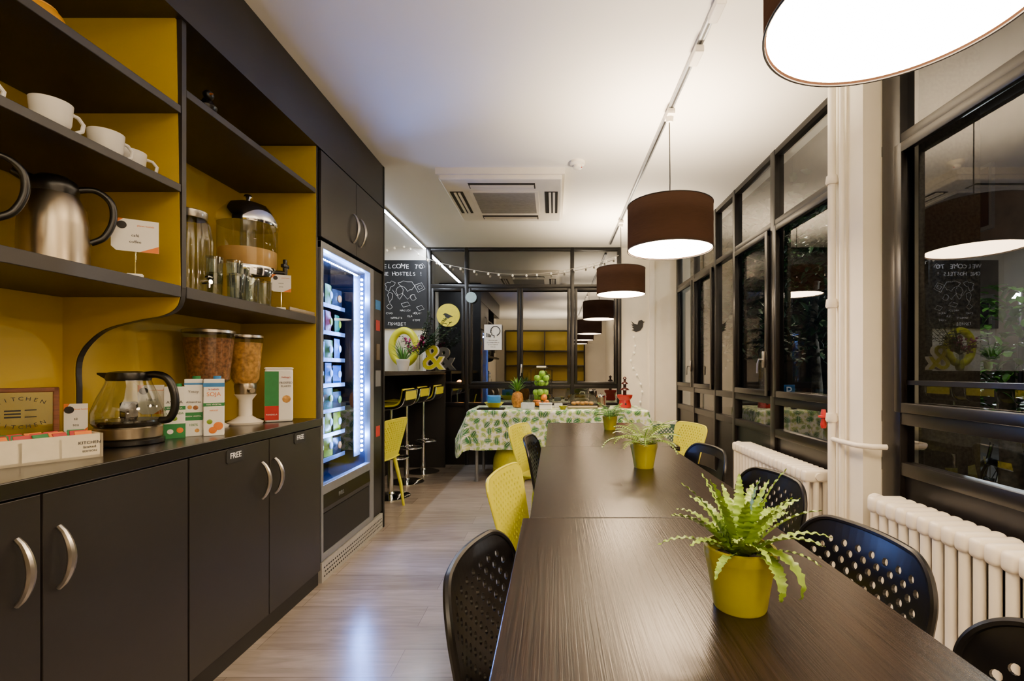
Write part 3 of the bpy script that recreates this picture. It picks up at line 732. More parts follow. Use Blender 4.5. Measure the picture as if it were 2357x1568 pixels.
text('letter_face','&',.44,'yellow_plastic',t,(0,-.024,.153),*FY,depth=.002,bold=.002); text('letter_body','&',.44,'ceramic',t,(0,0.01,.153),*FY,depth=.03,bold=.008)
t=thing('letter_sign','large yellow ring-shaped letter leaning on the wall behind the grassy plant','decoration',(X(930,6.05),6.05,1.215))
q=MB().tube([(.155*math.sin(a),0,.30+.21*math.cos(a)) for a in [k*2*PI/40 for k in range(40)]],.045,12,closed=True); q.sphere((0,0,.05),.05); q.build('letter','yellow_plastic',t,True)
# ---------------------------------------------------------------- window stickers, notice, bird, string lights
t=thing('round_sticker','round yellow sticker with a small bird on the back window','sticker',(X(1032,YB),YB-.006,Z(726,YB)))
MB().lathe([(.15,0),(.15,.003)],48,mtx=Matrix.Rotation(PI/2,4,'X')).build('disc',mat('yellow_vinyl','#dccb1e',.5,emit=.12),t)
def birdpts(s): return [(-.5*s,.05*s),(-.3*s,.2*s),(-.1*s,.15*s),(.1*s,.05*s),(.5*s,-.15*s),(.25*s,-.15*s),(0,-.3*s),(-.25*s,-.2*s),(-.35*s,0)]
MB().prism([(a,b) for a,b in birdpts(.14)],-.006,-.004).build('bird_print','ink',t)
t=thing('round_sticker','pale blue half-round sticker beside the yellow one','sticker',(X(1086,YB),YB-.05,Z(686,YB)))
MB().lathe([(.07,0),(.07,.003)],32,mtx=Matrix.Rotation(PI/2,4,'X')).build('disc',mat('pale_blue_vinyl','#a9c9cf',.5),t)
t=thing('paper_notice','white paper notice with a head drawing taped to the back window','notice',(X(1136,YB),YB-.052,Z(777,YB)))
MB().box(-.113,.113,0,.002,-.163,.163).build('sheet','paper',t)
q=MB(); q.tube([(.030+.060*math.cos(a),-.002,.080+.060*math.sin(a)) for a in [k*2*PI/20 for k in range(-4,12)]],.0055,4).tube([(-.02,-.002,.09),(-.034,-.002,.06),(-.015,-.002,.052),(-.018,-.002,.03),(.015,-.002,.02),(.015,-.002,-.005)],.0055,4)
for k in range(4): q.box(-.085+k*.016,-.074+k*.016,-.003,-.001,.0,.055-.008*k)
q.build('head_drawing','ink',t)
for k,s_ in enumerate(('please keep quiet','after midnight, thank you','for your neighbours','thank you')): text('lettering',s_,.016,'ink',t,(0,-.002,-.04-.028*k),*FY,depth=.0003)
t=thing('bird_silhouette','black bird silhouette on the white wall by the lamps','decoration',(X(1467,YB),YB-.006,Z(750,YB)))
s_=.165
bp=[(-.45,.35),(-.25,.15),(.0,.08),(.08,.35),(.3,.42),(.42,.3),(.55,.28),(.42,.2),(.38,-.1),(.2,-.35),(-.1,-.45),(-.42,-.3),(-.25,-.25),(-.4,-.08),(-.28,-.08),(-.45,.1),(-.32,.08)]
MB().prism([(a*s_*1.1,b*s_*1.1) for a,b in bp],-.004,.0).build('silhouette','ink',t)
def strlights(label,pts,nb,sag=0):
    t=thing('string_lights',label,'string lights',pts[0]); c=catmull([tuple(p) for p in pts],10)
    MB().tube(c,.0025,5).build('wire','white_gloss',t,True,world=True)
    n=len(c)
    for k in range(nb):
        p=Vector(c[int((k+.5)/nb*(n-1))])
        MB().sphere(p-Vector((0,0,.018)),.014,1,1,1.15,10).build('bulb','bulb',t,True,world=True)
yy=YB-.09
strlights('string of small white bulbs draped across the back window',[P(888,574,yy),P(935,566,yy),P(985,596,yy),P(1060,616,yy),P(1140,629,yy),P(1220,631,yy),P(1300,622,yy),P(1370,606,yy),P(1424,588,yy)],22)
yy=YB-.03
strlights('thin string of tiny lights hanging below the black bird',[P(1458,768,yy),P(1462,800,yy),P(1452,830,yy),P(1466,860,yy),P(1478,895,yy),P(1472,930,yy)],9)
# ---------------------------------------------------------------- buffet table with cloth
BT=thing('buffet_table','long buffet table mostly hidden by its leaf-print cloth','table',(.05,5.5,0))
bx0,bx1,by0,by1,bz=-.93,1.02,5.18,5.86,.785
MB().box(bx0+.02,bx1-.02,by0+.02,by1-.02,bz-.03,bz-.004).build('tabletop','white_gloss',BT,world=True)
for x in (bx0+.08,bx1-.08):
    for y in (by0+.08,by1-.08): MB().cyl((x,y,0),(x,y,bz-.03),.018).build('leg','grey_metal',BT,True,world=True)
bm=bmesh.new(); uvl=bm.loops.layers.uv.new('UVMap')
NX,NY=110,50; drop=.43; ux0,ux1=bx0-drop,bx1+drop; uy0,uy1=by0-drop,by1+.05
def cl(u,v):
    ox=max(bx0-u,0)+max(u-bx1,0); oy=max(by0-v,0); 
    x=min(max(u,bx0),bx1); y=min(max(v,by0),by1+.05); z=bz
    sx=-1 if u<bx0 else 1
    if ox>0 or oy>0:
        dd=max(ox,oy); z=bz-dd
        if ox>0 and oy>0:
            a=math.atan2(oy,ox); rr=.10*min(1,dd/.3); x+=sx*rr*(.4+math.cos(a)); y-=rr*math.sin(a)
            z=bz-max(ox,oy)*(1+.18*math.sin(2*a))
        elif oy>0: y-=.015+.022*dd/.4*math.sin(u*15+math.sin(u*6))*1.0; x+=.02*dd*math.sin(u*5)
        else: x+=sx*(.015+.07*dd+.03*dd/.4*math.sin(v*16))
    return (x,y,z+.004)
G=[[bm.verts.new(cl(ux0+(ux1-ux0)*i/NX,uy0+(uy1-uy0)*j/NY)) for j in range(NY+1)] for i in range(NX+1)]
for i in range(NX):
    for j in range(NY):
        f=bm.faces.new((G[i][j],G[i+1][j],G[i+1][j+1],G[i][j+1])); f.smooth=True
        for lp,(a,b_) in zip(f.loops,((i,j),(i+1,j),(i+1,j+1),(i,j+1))): lp[uvl].uv=(ux0+(ux1-ux0)*a/NX,uy0+(uy1-uy0)*b_/NY)
me=bpy.data.meshes.new('tablecloth'); bm.to_mesh(me); bm.free(); me.materials.append(M['cloth']); cloth=bpy.data.objects.new('tablecloth',me); COL.objects.link(cloth)
tag(cloth,'white tablecloth printed with green palm leaves draped over the buffet','tablecloth')
BZ=bz+.005
def pouf(label,x,y,r,hh):
    t=thing('pouf',label,'pouf',(x,y,0)); MB().lathe([(.01,.0),(r*.8,.01),(r,.08),(r*.97,hh*.5),(r*.75,hh*.85),(r*.3,hh*.98),(.01,hh)],36).build('cushion','cushion',t,True)
    MB().tube([(r*.985*math.cos(k*PI/18),r*.985*math.sin(k*PI/18),.12) for k in range(36)],.006,6,closed=True).build('seam','cushion',t,True)
pouf('large round lime pouf under the left end of the buffet cloth',-.42,5.49,.28,.44); pouf('round lime pouf under the buffet beside the yellow chair',.13,5.50,.25,.42)
def at(px,y): return X(px,y)
t=thing('serving_bowl','yellow bowl holding a blue snack bag on the buffet','bowl',(at(1137,5.4),5.4,BZ))
MB().lathe([(.05,0),(.06,.01),(.11,.07),(.105,.07),(.05,.015)],28).build('bowl','yellow_plastic',t,True)
tb=thing('snack_bag','open blue snack bag standing in the yellow bowl','bag',(at(1137,5.4),5.4,BZ+.02)); q=snack('blue',.16,.13); q.build('bag','blue',tb,True,solid=.002); tb.rotation_euler=(0,0,1.3)
MB().sphere((.02,0,.07),.03,.4,1,1).build('printed_patch','green',tb,True)
t=thing('serving_tray','flat black tray at the left end of the buffet','tray',(at(1130,5.25),5.25,BZ)); MB().box(-.15,.15,-.04,.09,0,.008,.003).build('tray','black_plastic',t)
MB().box(-.15,.15,-.042,-.036,0,.016).box(-.15,.15,.086,.092,0,.016).build('lip','black_plastic',t)
t=thing('pineapple','whole ripe pineapple standing on the buffet','pineapple',(at(1191,5.5),5.5,BZ))
MB().lathe([(.01,0),(.05,.01),(.065,.06),(.068,.11),(.055,.165),(.02,.19)],24).build('fruit','pine',t,True)
q=MB()
for k in range(34):
    az=k*2.4; leafm(q,(.008*math.cos(az),.008*math.sin(az),.185),az,.09+.07*(1-k/34)+.03,.011,1.5-.9*k/34,.5,0,6)
q.build('crown','leaf2',t,recalc=False)
fx,fy=at(1246,5.5),5.5
t=thing('fruit_stand','black wire fruit stand with two tiers and a wooden handle','fruit stand',(fx,fy,BZ))
q=MB()
for z,r in ((.02,.11),(.08,.12),(.25,.10),(.30,.11)): q.tube([(r*math.cos(k*PI/12),r*math.sin(k*PI/12),z) for k in range(24)],.003,5,closed=True)
for k in range(12):
    a=k*PI/6; q.tube([(0.02*math.cos(a),.02*math.sin(a),.02),(.11*math.cos(a),.11*math.sin(a),.02),(.12*math.cos(a),.12*math.sin(a),.08)],.002,4); q.tube([(0.02*math.cos(a),.02*math.sin(a),.25),(.10*math.cos(a),.10*math.sin(a),.25),(.11*math.cos(a),.11*math.sin(a),.30)],.002,4)
for sx in (-1,1): q.tube([(sx*.12,0,0),(sx*.12,0,.44),(sx*.05,0,.47)],.003,5)
q.build('wire_frame','black_frame',t)
MB().cyl((-.055,0,.47),(.055,0,.47),.012).build('handle','cream_wood',t,True)
def fruitp(name,lab,cat,m,stem,grp):
    t=thing(name,lab,cat,(0,0,0),0,grp); MB().lathe([(.004,.004),(.02,0),(.034,.014),(.038,.034),(.033,.056),(.018,.068),(.004,.062)],16).build('flesh',m,t,True)
    MB().cyl((0,0,.06),(.003,0,.078),.0018,seg=5).build('stem',stem,t)
    return t
ap=fruitp('apple','green apple in the wire fruit stand','apple','fruit_green','bark','green apples in the fruit stand')
orr=fruitp('orange_fruit','orange in the bottom tier of the wire fruit stand','orange','fruit_orange','leaf3','oranges in the fruit stand')
spots=[(0.045,0,.255),(-.045,.02,.255),(0,-.055,.255),(.0,.055,.257),(0,0,.318),(-.045,-.04,.31),(.055,-.045,.31),(0.05,.05,.025),(.0,.0,.08),(-.05,.05,.085),(-.06,-.03,.145),(.045,-.02,.145),(0,.04,.145),(-.01,-.06,.15),(.01,-.03,.36)]
for k,s_ in enumerate(spots):
    if k==0: ap.location=(fx+s_[0],fy+s_[1],BZ+s_[2])
    else: dup(ap,(fx+s_[0],fy+s_[1],BZ+s_[2]))
for k,s_ in enumerate([(.055,-.04,.025),(-.03,-.06,.025),(-.065,.02,.025),(.03,-.05,.09)]):
    if k==0: orr.location=(fx+s_[0],fy+s_[1],BZ+s_[2])
    else: dup(orr,(fx+s_[0],fy+s_[1],BZ+s_[2]))
def tub(label,px,y,w,d,hh,m,lm,nm='food_container'):
    t=thing(nm,label,'container',(at(px,y),y,BZ)); MB().box(-w/2,w/2,-d/2,d/2,0,hh*.8,.008).build('tub',m,t); MB().box(-w/2-.004,w/2+.004,-d/2-.004,d/2+.004,hh*.8,hh,.006).build('lid',lm,t)
tub('pale food tub with a clear lid left of the fruit stand',1215,5.33,.15,.09,.09,'pale','glass')
tub('low white food tub in front of the fruit stand',1256,5.3,.14,.09,.07,'paper','pale')
tub('clear low tub right of the fruit stand',1285,5.6,.10,.10,.06,'pale','glass')
for lab,px,y,m,r in (('small yellow bowl in front on the buffet',1296,5.27,'pot',.05),('small dark bowl at the right of the buffet',1395,5.3,'charcoal',.05)):
    t=thing('small_bowl',lab,'bowl',(at(px,y),y,BZ)); MB().lathe([(r*.5,0),(r*.55,.006),(r,.04),(r*.95,.04),(r*.5,.01)],24).build('bowl',m,t,True); MB().lathe([(r*.9,.034),(.002,.037)],20).build('contents','cereal',t,True)
t=thing('cake_cover','clear domed cover over a steel tray on the buffet','food cover',(at(1340,5.5),5.5,BZ))
MB().box(-.17,.17,-.12,.12,0,.03,.006).build('tray','steel',t)
q=MB(); pr=[(-.16,.03),(-.16,.10),(-.13,.15),(-.08,.165),(.08,.165),(.13,.15),(.16,.10),(.16,.03)]
q.prism(pr,-.11,.11); q.build('cover','tglass',t); MB().tube([(-.03,0,.165),(-.02,0,.185),(.02,0,.185),(.03,0,.165)],.005,6).build('knob','chrome',t,True)
for k in range(5):
    bn=thing('bread_roll','bread roll under the clear cover on the buffet','bread',(at(1340,5.5)-.1+.05*k,5.47+.06*(k%2),BZ+.031),0,'bread rolls under the clear cover'); MB().sphere((0,0,.022),.03,1,1.2,.72).build('crust','flakes',bn,True)
t=thing('steel_canister','short steel canister beside the clear cover on the buffet','canister',(at(1384,5.6),5.6,BZ)); MB().lathe([(.055,0),(.055,.12),(.05,.125)],28).build('body','steel',t,True); MB().lathe([(.057,.12),(.055,.14),(.01,.15),(.01,.165),(.002,.166)],24).build('lid','chrome',t,True)
t=thing('chocolate_fountain','red and black tiered chocolate fountain at the right end of the buffet','chocolate fountain',(at(1438,5.5),5.5,BZ))
MB().lathe([(.07,0),(.075,.02),(.06,.09),(.085,.12),(.09,.15),(.08,.15),(.03,.13)],28).build('base','red',t,True)
MB().lathe([(.02,.13),(.02,.2),(.055,.205),(.04,.225),(.018,.235),(.018,.27),(.04,.275),(.028,.295),(.014,.3),(.014,.33),(.024,.335),(.012,.355),(.002,.36)],24).build('tiers',mat('dark_chocolate','#3a1512',.2),t,True)
MB().sphere((0,-.07,.05),.012).build('dial','black_plastic',t,True)
# ---------------------------------------------------------------- shelf items, left bay
def cup(label,x,y,rz,grp=None):
    t=thing('cup',label,'cup',(x,y,1.889),rz)
    MB().lathe([(.026,0),(.032,.004),(.042,.03),(.046,.083),(.0435,.083),(.040,.03),(.025,.008)],32).build('bowl','ceramic',t,angle=60)
    MB().tube([(.043,0,.072),(.062,0,.07),(.075,0,.055),(.072,0,.035),(.056,0,.022),(.040,0,.02)],.0055,8).build('handle','ceramic',t,True)
    return t
cup('large white cup in front on the middle left shelf',-1.41,1.34,R_(75))
cup('white cup in the middle of the three on the left shelf',-1.42,1.515,R_(75))
cup('white cup nearest the divider on the left shelf',-1.46,1.645,R_(55))
cup('white cup at the left edge of the photo',-1.45,1.17,R_(75))
t=thing('yellow_bowl','round orange-yellow bowl on the top left shelf','bowl',(-1.52,1.40,2.172)); MB().lathe([(.04,0),(.065,.03),(.072,.07),(.06,.10),(.045,.115),(.04,.113),(.05,.09)],28).build('bowl',mat('amber_glaze','#d99a10',.25),t,True)
MB().tube([(.045*math.cos(k*PI/12),.045*math.sin(k*PI/12),.115) for k in range(24)],.004,6,closed=True).build('rim',mat('amber_glaze','#d99a10',.25),t,True)
def thermos(label,x,y,rz):
    t=thing('thermos_jug',label,'jug',(x,y,1.525),rz)
    MB().lathe([(.078,0),(.08,.005),(.079,.02),(.078,.13),(.07,.185),(.052,.225)],40).build('body','steel',t,angle=50)
    MB().lathe([(.053,.222),(.056,.24),(.052,.262),(.034,.276),(.002,.28)],32).build('lid','black_plastic',t,angle=50)
    MB().tube([(-.03,0,.25),(-.06,0,.262),(-.085,0,.275)],.02,10,rf=lambda q:1-.4*q).build('spout','black_plastic',t,True)
    MB().tube(catmull([(.045,0,.245),(.09,0,.255),(.125,0,.225),(.13,0,.17),(.11,0,.115),(.078,0,.09)],5),.0095,10).build('handle','black_plastic',t,True)
thermos('steel thermos jug with black handle, fully visible on the left shelf',-1.50,1.435,R_(40))
thermos('steel thermos jug mostly cut off by the left edge',-1.50,1.18,R_(48))
def card(label,x,y,z,w,hh,tilt,txt,stick=.1):
    t=thing('sign_card',label,'sign',(x,y,z),tilt)
    MB().box(-.02,.02,-.012,.012,0,.012,.002).build('base','paper',t); MB().cyl((0,0,.01),(0,0,stick),.002,seg=6).build('stick','chrome',t)
    z0=stick-.01; pts=[(-w/2,z0+hh*.12),(-w/2+hh*.12,z0),(w/2,z0),(w/2,z0+hh),(-w/2,z0+hh)]
    MB().prism(pts,-.002,.0).build('card','paper',t)
    MB().prism([(w*.1,z0+hh*.001),(w/2,z0+hh*.001),(w/2,z0+hh*.22)],-.0028,-.002).prism([(-w/2,z0+hh),(-w/2+w*.25,z0+hh),(-w/2,z0+hh*.75)],-.0028,-.002).build('corner_print','orange',t)
    MB().lathe([(hh*.12,0),(hh*.12,.001)],20,mtx=Matrix.Translation((-w*.28,-.0022,z0+hh*.8))@Matrix.Rotation(PI/2,4,'X')).build('logo','ink',t)
    text('lettering','planet hostels',hh*.075,'orange',t,(w*.22,-.0025,z0+hh*.82),*FY,depth=.0003)
    for k,l in enumerate(txt): text('lettering',l,hh*.12,'ink',t,(0,-.0025,z0+hh*(.5-.2*k)),*FY,depth=.0003)
card('white sign card on a stand beside the thermos jug',-1.375,1.57,1.525,.12,.105,R_(32),('café','coffee'),.095)
card('white sign card on a stand below the drink dispenser tap',-1.37,2.40,1.525,.088,.085,R_(25),('zumo','juice'),.10)
card('white sign card behind the tea crate',-1.655,1.655,.95,.06,.105,R_(35),('té','tea'),.06)
card('white sign card behind the kettle handle',-1.66,1.97,.95,.085,.12,R_(30),('leche','milk'),.10)
# ---------------------------------------------------------------- right bay shelf items
t=thing('glass_jar_dispenser','tall ribbed glass jar with metal lid and tap at the shelf divider','dispenser',(-1.56,2.05,1.525))
q=MB()
pr=[(.06,0),(.075,.01),(.078,.1),(.08,.25),(.07,.32),(.055,.345)]
q.lathe(pr,96)
for v in q.bm.verts:
    a=math.atan2(v.co.y,v.co.x); f=1+.04*math.cos(12*a); v.co.x*=f; v.co.y*=f
q.build('jar','tglass',t,True)
MB().lathe([(.06,.345),(.062,.35),(.062,.375),(.058,.378),(.002,.38)],32).build('lid','nickel',t,True)
MB().cyl((.07,-.02,.07),(.11,-.03,.07),.009).cyl((.1,-.028,.075),(.1,-.028,.045),.007).box(.09,.11,-.045,-.01,.085,.093,.002).build('tap','chrome',t,True)
t=thing('juice_dispenser','clear juice dispenser with domed chrome lid on a chrome pedestal','dispenser',(-1.53,2.39,1.525))
MB().lathe([(.095,0),(.095,.008),(.05,.02),(.022,.05),(.02,.1),(.04,.13),(.08,.15)],40).build('pedestal','chrome',t,True)
MB().lathe([(.08,.15),(.125,.158),(.132,.185),(.128,.205)],40).build('base_ring','chrome',t,True)
MB().lathe([(.125,.2),(.13,.21),(.13,.42)],40).build('tank','glass',t,True)
MB().lathe([(.122,.206),(.127,.215),(.127,.29)],40).build('juice','juice',t,True)
MB().lathe([(.134,.415),(.137,.43),(.125,.47),(.09,.515),(.04,.535),(.012,.54),(.01,.55),(.02,.56),(.015,.572),(.001,.575)],40).build('lid','chrome',t,True)
MB().lathe([(.034,.2),(.034,.42)],20).build('ice_tube','glass',t,True)
q=MB().cyl((.12,.03,.19),(.16,.045,.19),.013).cyl((.16,.045,.215),(.16,.045,.13),.012,.009).box(.15,.17,.02,.07,.215,.235,.005).box(.152,.168,.036,.054,.22,.26,.004); q.build('tap','black_plastic',t,True)
def tumbler(loc,hh=.115,r=.032):
    t=thing('glass_tumbler','clear ribbed glass tumbler on the shelf before the dispensers','glass',loc,0,'glass tumblers on the right shelf')
    MB().lathe([(.001,.008),(r*.78,.006),(r*.8,0),(r*.85,.002),(r,hh),(r*.95,hh),(r*.78,.01),(.001,.012)],24,cap=False).build('glass_wall','tglass',t,True)
    MB().tube([(r*.97*math.cos(k*PI/12),r*.97*math.sin(k*PI/12),hh) for k in range(24)],.0012,5,closed=True).build('lip','glass',t,True)
    return t
g0=tumbler((-1.47,2.07,1.525))
for x,y,z in ((-1.47,2.07,1.525+.07),(-1.43,2.14,1.525),(-1.43,2.14,1.525+.07),(-1.45,2.22,1.525),(-1.45,2.22,1.525+.06),(-1.385,2.19,1.525),(-1.375,2.27,1.525),(-1.385,2.09,1.525)): dup(g0,(x,y,z))
t=thing('metal_tray','thin folded metal tray at the front of the right shelf','tray',(-1.40,2.55,1.525)); MB().box(-.1,.058,-.12,.13,0,.006,.002).build('plate','steel',t); MB().box(.052,.058,-.12,.13,.0,.02).box(-.1,-.095,-.12,.13,0,.02).build('lip','steel',t)
t=thing('small_ornament','small dark ornament on the upper right shelf','ornament',(-1.40,1.93,2.245)); MB().lathe([(.012,0),(.03,.015),(.035,.04),(.02,.06),(.015,.07)],16).sphere((.012,-.01,.08),.02).build('body','black_plastic',t,True); MB().cyl((.028,-.02,.08),(.045,-.03,.075),.005,.001,8).build('beak','orange',t,True)
# ---------------------------------------------------------------- worktop items
rz=R_(62); base=Vector((-1.56,1.375,.95))
t=thing('tea_crate','cream wooden crate printed KITCHEN limited EDITION with wrapped tea bags','crate',base,rz)
w,d,hh=.36,.13,.074
MB().box(-w/2,w/2,-d/2,-d/2+.008,.0,hh).build('front','cream_wood',t)
MB().box(-w/2,w/2,d/2-.008,d/2,0,hh).box(-w/2,-w/2+.008,-d/2,d/2,0,hh).box(w/2-.008,w/2,-d/2,d/2,0,hh).box(-w/2,w/2,-d/2,d/2,0,.008).box(-.004,.004,-d/2,d/2,0,hh-.01).box(.08,.086,-d/2,d/2,0,hh-.01).build('box','cream_wood',t)
for k,(s_,z,sz) in enumerate((('KITCHEN',.048,.0125),('limited',.035,.011),('EDITION',.022,.0085))): text('lettering',s_,sz,'ink',t,(w/2-.032,-d/2-.001,z),*FY,depth=.0004)
tp={}
for k in range(24):
    lx=-w/2+.025+ (k%8)*.043; ly=-.038+.036*(k//8); m=['red','green','red','orange'][(k+k//8)%4]
    p=base+Matrix.Rotation(rz,3,'Z')@Vector((lx,ly,.030))
    if m not in tp:
        b_=thing('tea_bag','wrapped %s tea bag in the cream crate'%m,'tea bag',p,rz+.3,'%s wrapped tea bags in the crate'%m)
        q=MB(); q.box(-.02,.02,-.006,-.002,0,.055,.0015,mtx=Matrix.Rotation(-.5,4,'X')); q.build('wrapper',m,b_)
        MB().box(-.01,.01,-.0075,-.006,.02,.04,mtx=Matrix.Rotation(-.5,4,'X')).build('printed_patch','paper',b_); tp[m]=b_
    else: dup(tp[m],p,rz+random.uniform(-.4,.5))
t=thing('kitchen_sign','brown wooden framed glass sign reading KITCHEN behind the tea crate','sign',(-1.69,1.515,.95),R_(48))
w,hh=.17,.165; zz=.05
MB().box(-w/2,w/2,-.012,.012,zz,zz+.015,.003).box(-w/2,w/2,-.012,.012,zz+hh-.015,zz+hh,.003).box(-w/2,-w/2+.015,-.012,.012,zz,zz+hh,.003).box(w/2-.015,w/2,-.012,.012,zz,zz+hh,.003).box(-w/2,w/2,-.03,.03,0,zz,.004).build('frame','wood',t)
MB().box(-w/2+.015,w/2-.015,-.001,0,zz+.015,zz+hh-.015).build('pane','glass',t)
for i,ch in enumerate('KITCHEN'):
    for z_,sg in ((zz+.130,-1),(zz+.040,1)):
        u=(i-3)/3; a=sg*.4*u
        text('lettering',ch,.017,'ink',t,(u*.048,-.004,z_+sg*.012*(u*u)),(math.cos(a),0,math.sin(a)),(-math.sin(a),0,math.cos(a)),depth=.0005)
q=MB()
for k in range(3): q.box(-.035,.0,-.005,-.003,zz+.070+k*.010,zz+.075+k*.010)
q.box(.008,.034,-.005,-.003,zz+.070,zz+.073).box(.008,.034,-.005,-.003,zz+.092,zz+.095)
q.build('stripe_print','ink',t)
t=thing('glass_kettle','glass kettle with black handle and steel base on the worktop','kettle',(-1.565,1.76,.95),R_(12))
MB().lathe([(.100,0),(.104,.004),(.104,.018),(.094,.022)],40).build('power_base','black_plastic',t,True)
MB().lathe([(.092,.022),(.096,.026),(.098,.062),(.094,.066)],40).build('steel_band','steel',t,True)
MB().lathe([(.094,.066),(.107,.085),(.106,.12),(.09,.17),(.07,.215),(.064,.235)],40,cap=False).build('glass_body','tglass',t,True)
MB().lathe([(.092,.068),(.103,.083),(.102,.09)],36).build('tea','tea',t,True)
MB().lathe([(.063,.232),(.066,.24),(.062,.262),(.03,.268),(.002,.268)],36).build('lid','black_plastic',t,angle=50)
MB().lathe([(.022,.09),(.026,.1),(.026,.15),(.02,.155)],20).build('tea_strainer','tea',t,True)
MB().prism([(-.055,.232),(-.09,.256),(-.09,.262),(-.05,.262)],-.018,.018).build('spout','black_plastic',t)
MB().tube(catmull([(.05,0,.252),(.09,0,.255),(.125,0,.238),(.145,0,.19),(.148,0,.13),(.13,0,.09),(.10,0,.085)],5),.0135,10).build('handle','black_plastic',t,True)
def carton(label,px,Y,rz,w,d,hh,bands,txts,cap='blue',dots=()):
    t=thing('drink_carton',label,'carton',(X(px,Y),Y,.95),rz)
    MB().box(-w/2,w/2,-d/2,d/2,0,hh,.003).build('box','paper',t)
    for (za,zb_,m) in bands: MB().box(-w/2-.0006,w/2+.0006,-d/2-.0006,d/2+.0006,za*hh,zb_*hh).build('printed_band',m,t)
    MB().cyl((w*.15,0,hh),(w*.15,0,hh+.012),.014).build('cap',cap,t,True)
    for (dx,dz,r,m) in dots: MB().sphere((dx*w,-d/2-.0006,dz*hh),r,1,.06,1,12).build('printed_picture',m,t,True)
    for s_,z,sz,m in txts: text('lettering',s_,sz,m,t,(0,-d/2-.0015,z*hh),*FY,depth=.0004)
carton('white and green oat drink carton next to the kettle',402,1.93,R_(38),.068,.068,.205,((.0,.28,'green'),(.55,.62,'green')),(('AVENA',.7,.016,'ink'),('SIN LACTOSA',.585,.008,'paper'),('AVENTADA',.48,.011,'green')),'green',((.0,.38,.009,'leaf'),(.25,.15,.011,'orange'),(-.2,.13,.01,'paper')))
carton('white and green almond drink carton in the middle of the cartons',446,1.98,R_(35),.060,.060,.235,((.28,.42,'green'),(.9,.93,'blue')),(('Yosoy',.78,.014,'ink'),('Almendras',.6,.011,'ink'),('BEBIDA VEGETAL',.35,.007,'paper'),('100%',.2,.014,'green')),'green',((-.2,.51,.008,'flakes'),(.12,.5,.009,'cereal'),(.2,.1,.008,'flakes')))
carton('white and blue soya drink carton, front right of the cartons',493,2.0,R_(33),.070,.062,.235,((.86,.93,'blue'),(.52,.58,'green')),(('SOJA',.73,.022,'orange'),('la bebida',.82,.01,'red'),('100% VEGETAL',.55,.008,'paper'),('natural',.45,.010,'orange')),'blue',((.22,.17,.017,'orange'),(-.05,.1,.014,'orange'),(-.2,.25,.01,'leaf')))
def cereal(label,x,y,r,m,z0,z1):
    t=thing('cereal_dispenser',label,'cereal dispenser',(x,y,.95))
    MB().lathe([(.075,0),(.08,.01),(.05,.025),(.03,.04),(.03,.12),(.05,.15)],28).build('stand','white_gloss',t,True)
    MB().lathe([(.045,.15),(.05,.19),(.045,.21)],24).build('portion_wheel','steel',t,True)
    MB().lathe([(.05,.20),(r*.80,z0),(r,z1)],36).build('canister','glass',t,True)
    MB().lathe([(.045,.203),(r*.77,z0+.005),(r*.96,z1-.025)],36).build('cereal',m,t,True)
    MB().lathe([(r*1.02,z1),(r*1.02,z1+.012),(r*.9,z1+.016)],36).build('lid','nickel',t,True)
    MB().cyl((.04,-.03,.17),(.07,-.055,.17),.012).build('knob','steel',t,True)
cereal('cereal dispenser full of brown chocolate cereal beside the cartons',-1.62,2.245,.104,'cereal',.222,.445)
cereal('cereal dispenser full of golden corn flakes by the flakes tin',-1.565,2.425,.078,'flakes',.222,.435)
t=thing('cereal_tin','tall white and green tin reading FROSTED FLAKES against the side panel','tin',(-1.455,2.53,.95),R_(28))
MB().box(-.065,.065,-.035,.035,0,.28,.012).build('tin','paper',t)
MB().box(-.064,.0,-.0362,-.0350,.012,.265).build('green_print','green',t); MB().box(-.064,.0,-.0368,-.0360,.012,.085).build('red_print','red',t)
MB().box(-.067,.067,-.037,.037,.275,.287,.008).build('lid','paper',t)
text('lettering','FROSTED',.0145,'ink',t,(.033,-.0372,.205),*FY,depth=.0004); text('lettering','FLAKES',.0145,'ink',t,(.033,-.0372,.187),*FY,depth=.0004); text('lettering',"Kellogg's",.012,'red',t,(.033,-.0372,.235),*FY,depth=.0004)
text('lettering','PANDILLA',.011,'paper',t,(-.032,-.0375,.04),*FY,depth=.0004)
MB().sphere((.035,-.0355,.12),.02,1,.06,1,12).build('printed_picture','flakes',t,True)
# ---------------------------------------------------------------- outside
S('ground_outside','asphalt',(XR+.2,30,-5,30,-.65,-.6),(-4,XR+.2,YB+.3,30,-.65,-.6))
S('wall_outside_pier','pier',(1.93,2.32,2.6,2.95,-.6,4.5))
t=thing('building','dark stone apartment building across the street','building',(12,9,-.6))
MB().box(12,14,-4,26,-.6,14).box(-6,12,24,26,-.6,12).build('facade','facade',t,world=True)
for k in range(7):
    for z in (2.4,6):
        y=1.5+k*2.4
        f_=MB().box(11.9,12.02,y-.5,y+.5,z-.9,z+.9).build('window','pier',t,world=True); MB().box(11.88,11.92,y-.42,y-.04,z-.8,z+.8).box(11.88,11.92,y+.04,y+.42,z-.8,z+.8).build('shutter','charcoal_dark',f_,world=True)
def tree(label,x,y,hh,cr,n,m,ls=.14):
    t=thing('tree',label,'tree',(x,y,-.6)); MB().tube([(0,0,0),(.05,.03,hh*.4),(-.05,0,hh*.75),(.05,.05,hh)],.13,10,rf=lambda q:1-.6*q).build('trunk','bark',t,True)
    q=MB()
    for k in range(n):
        u=random.random()**.5*cr; a=random.uniform(0,6.28); e=random.uniform(-1,1); p=Vector((u*math.cos(a),u*math.sin(a),hh+e*cr*.8))
        leafm(q,p,random.uniform(0,6.28),ls,ls*.33,random.uniform(-.8,.8),.5,0,4)
    q.build('crown',m,t,recalc=False)
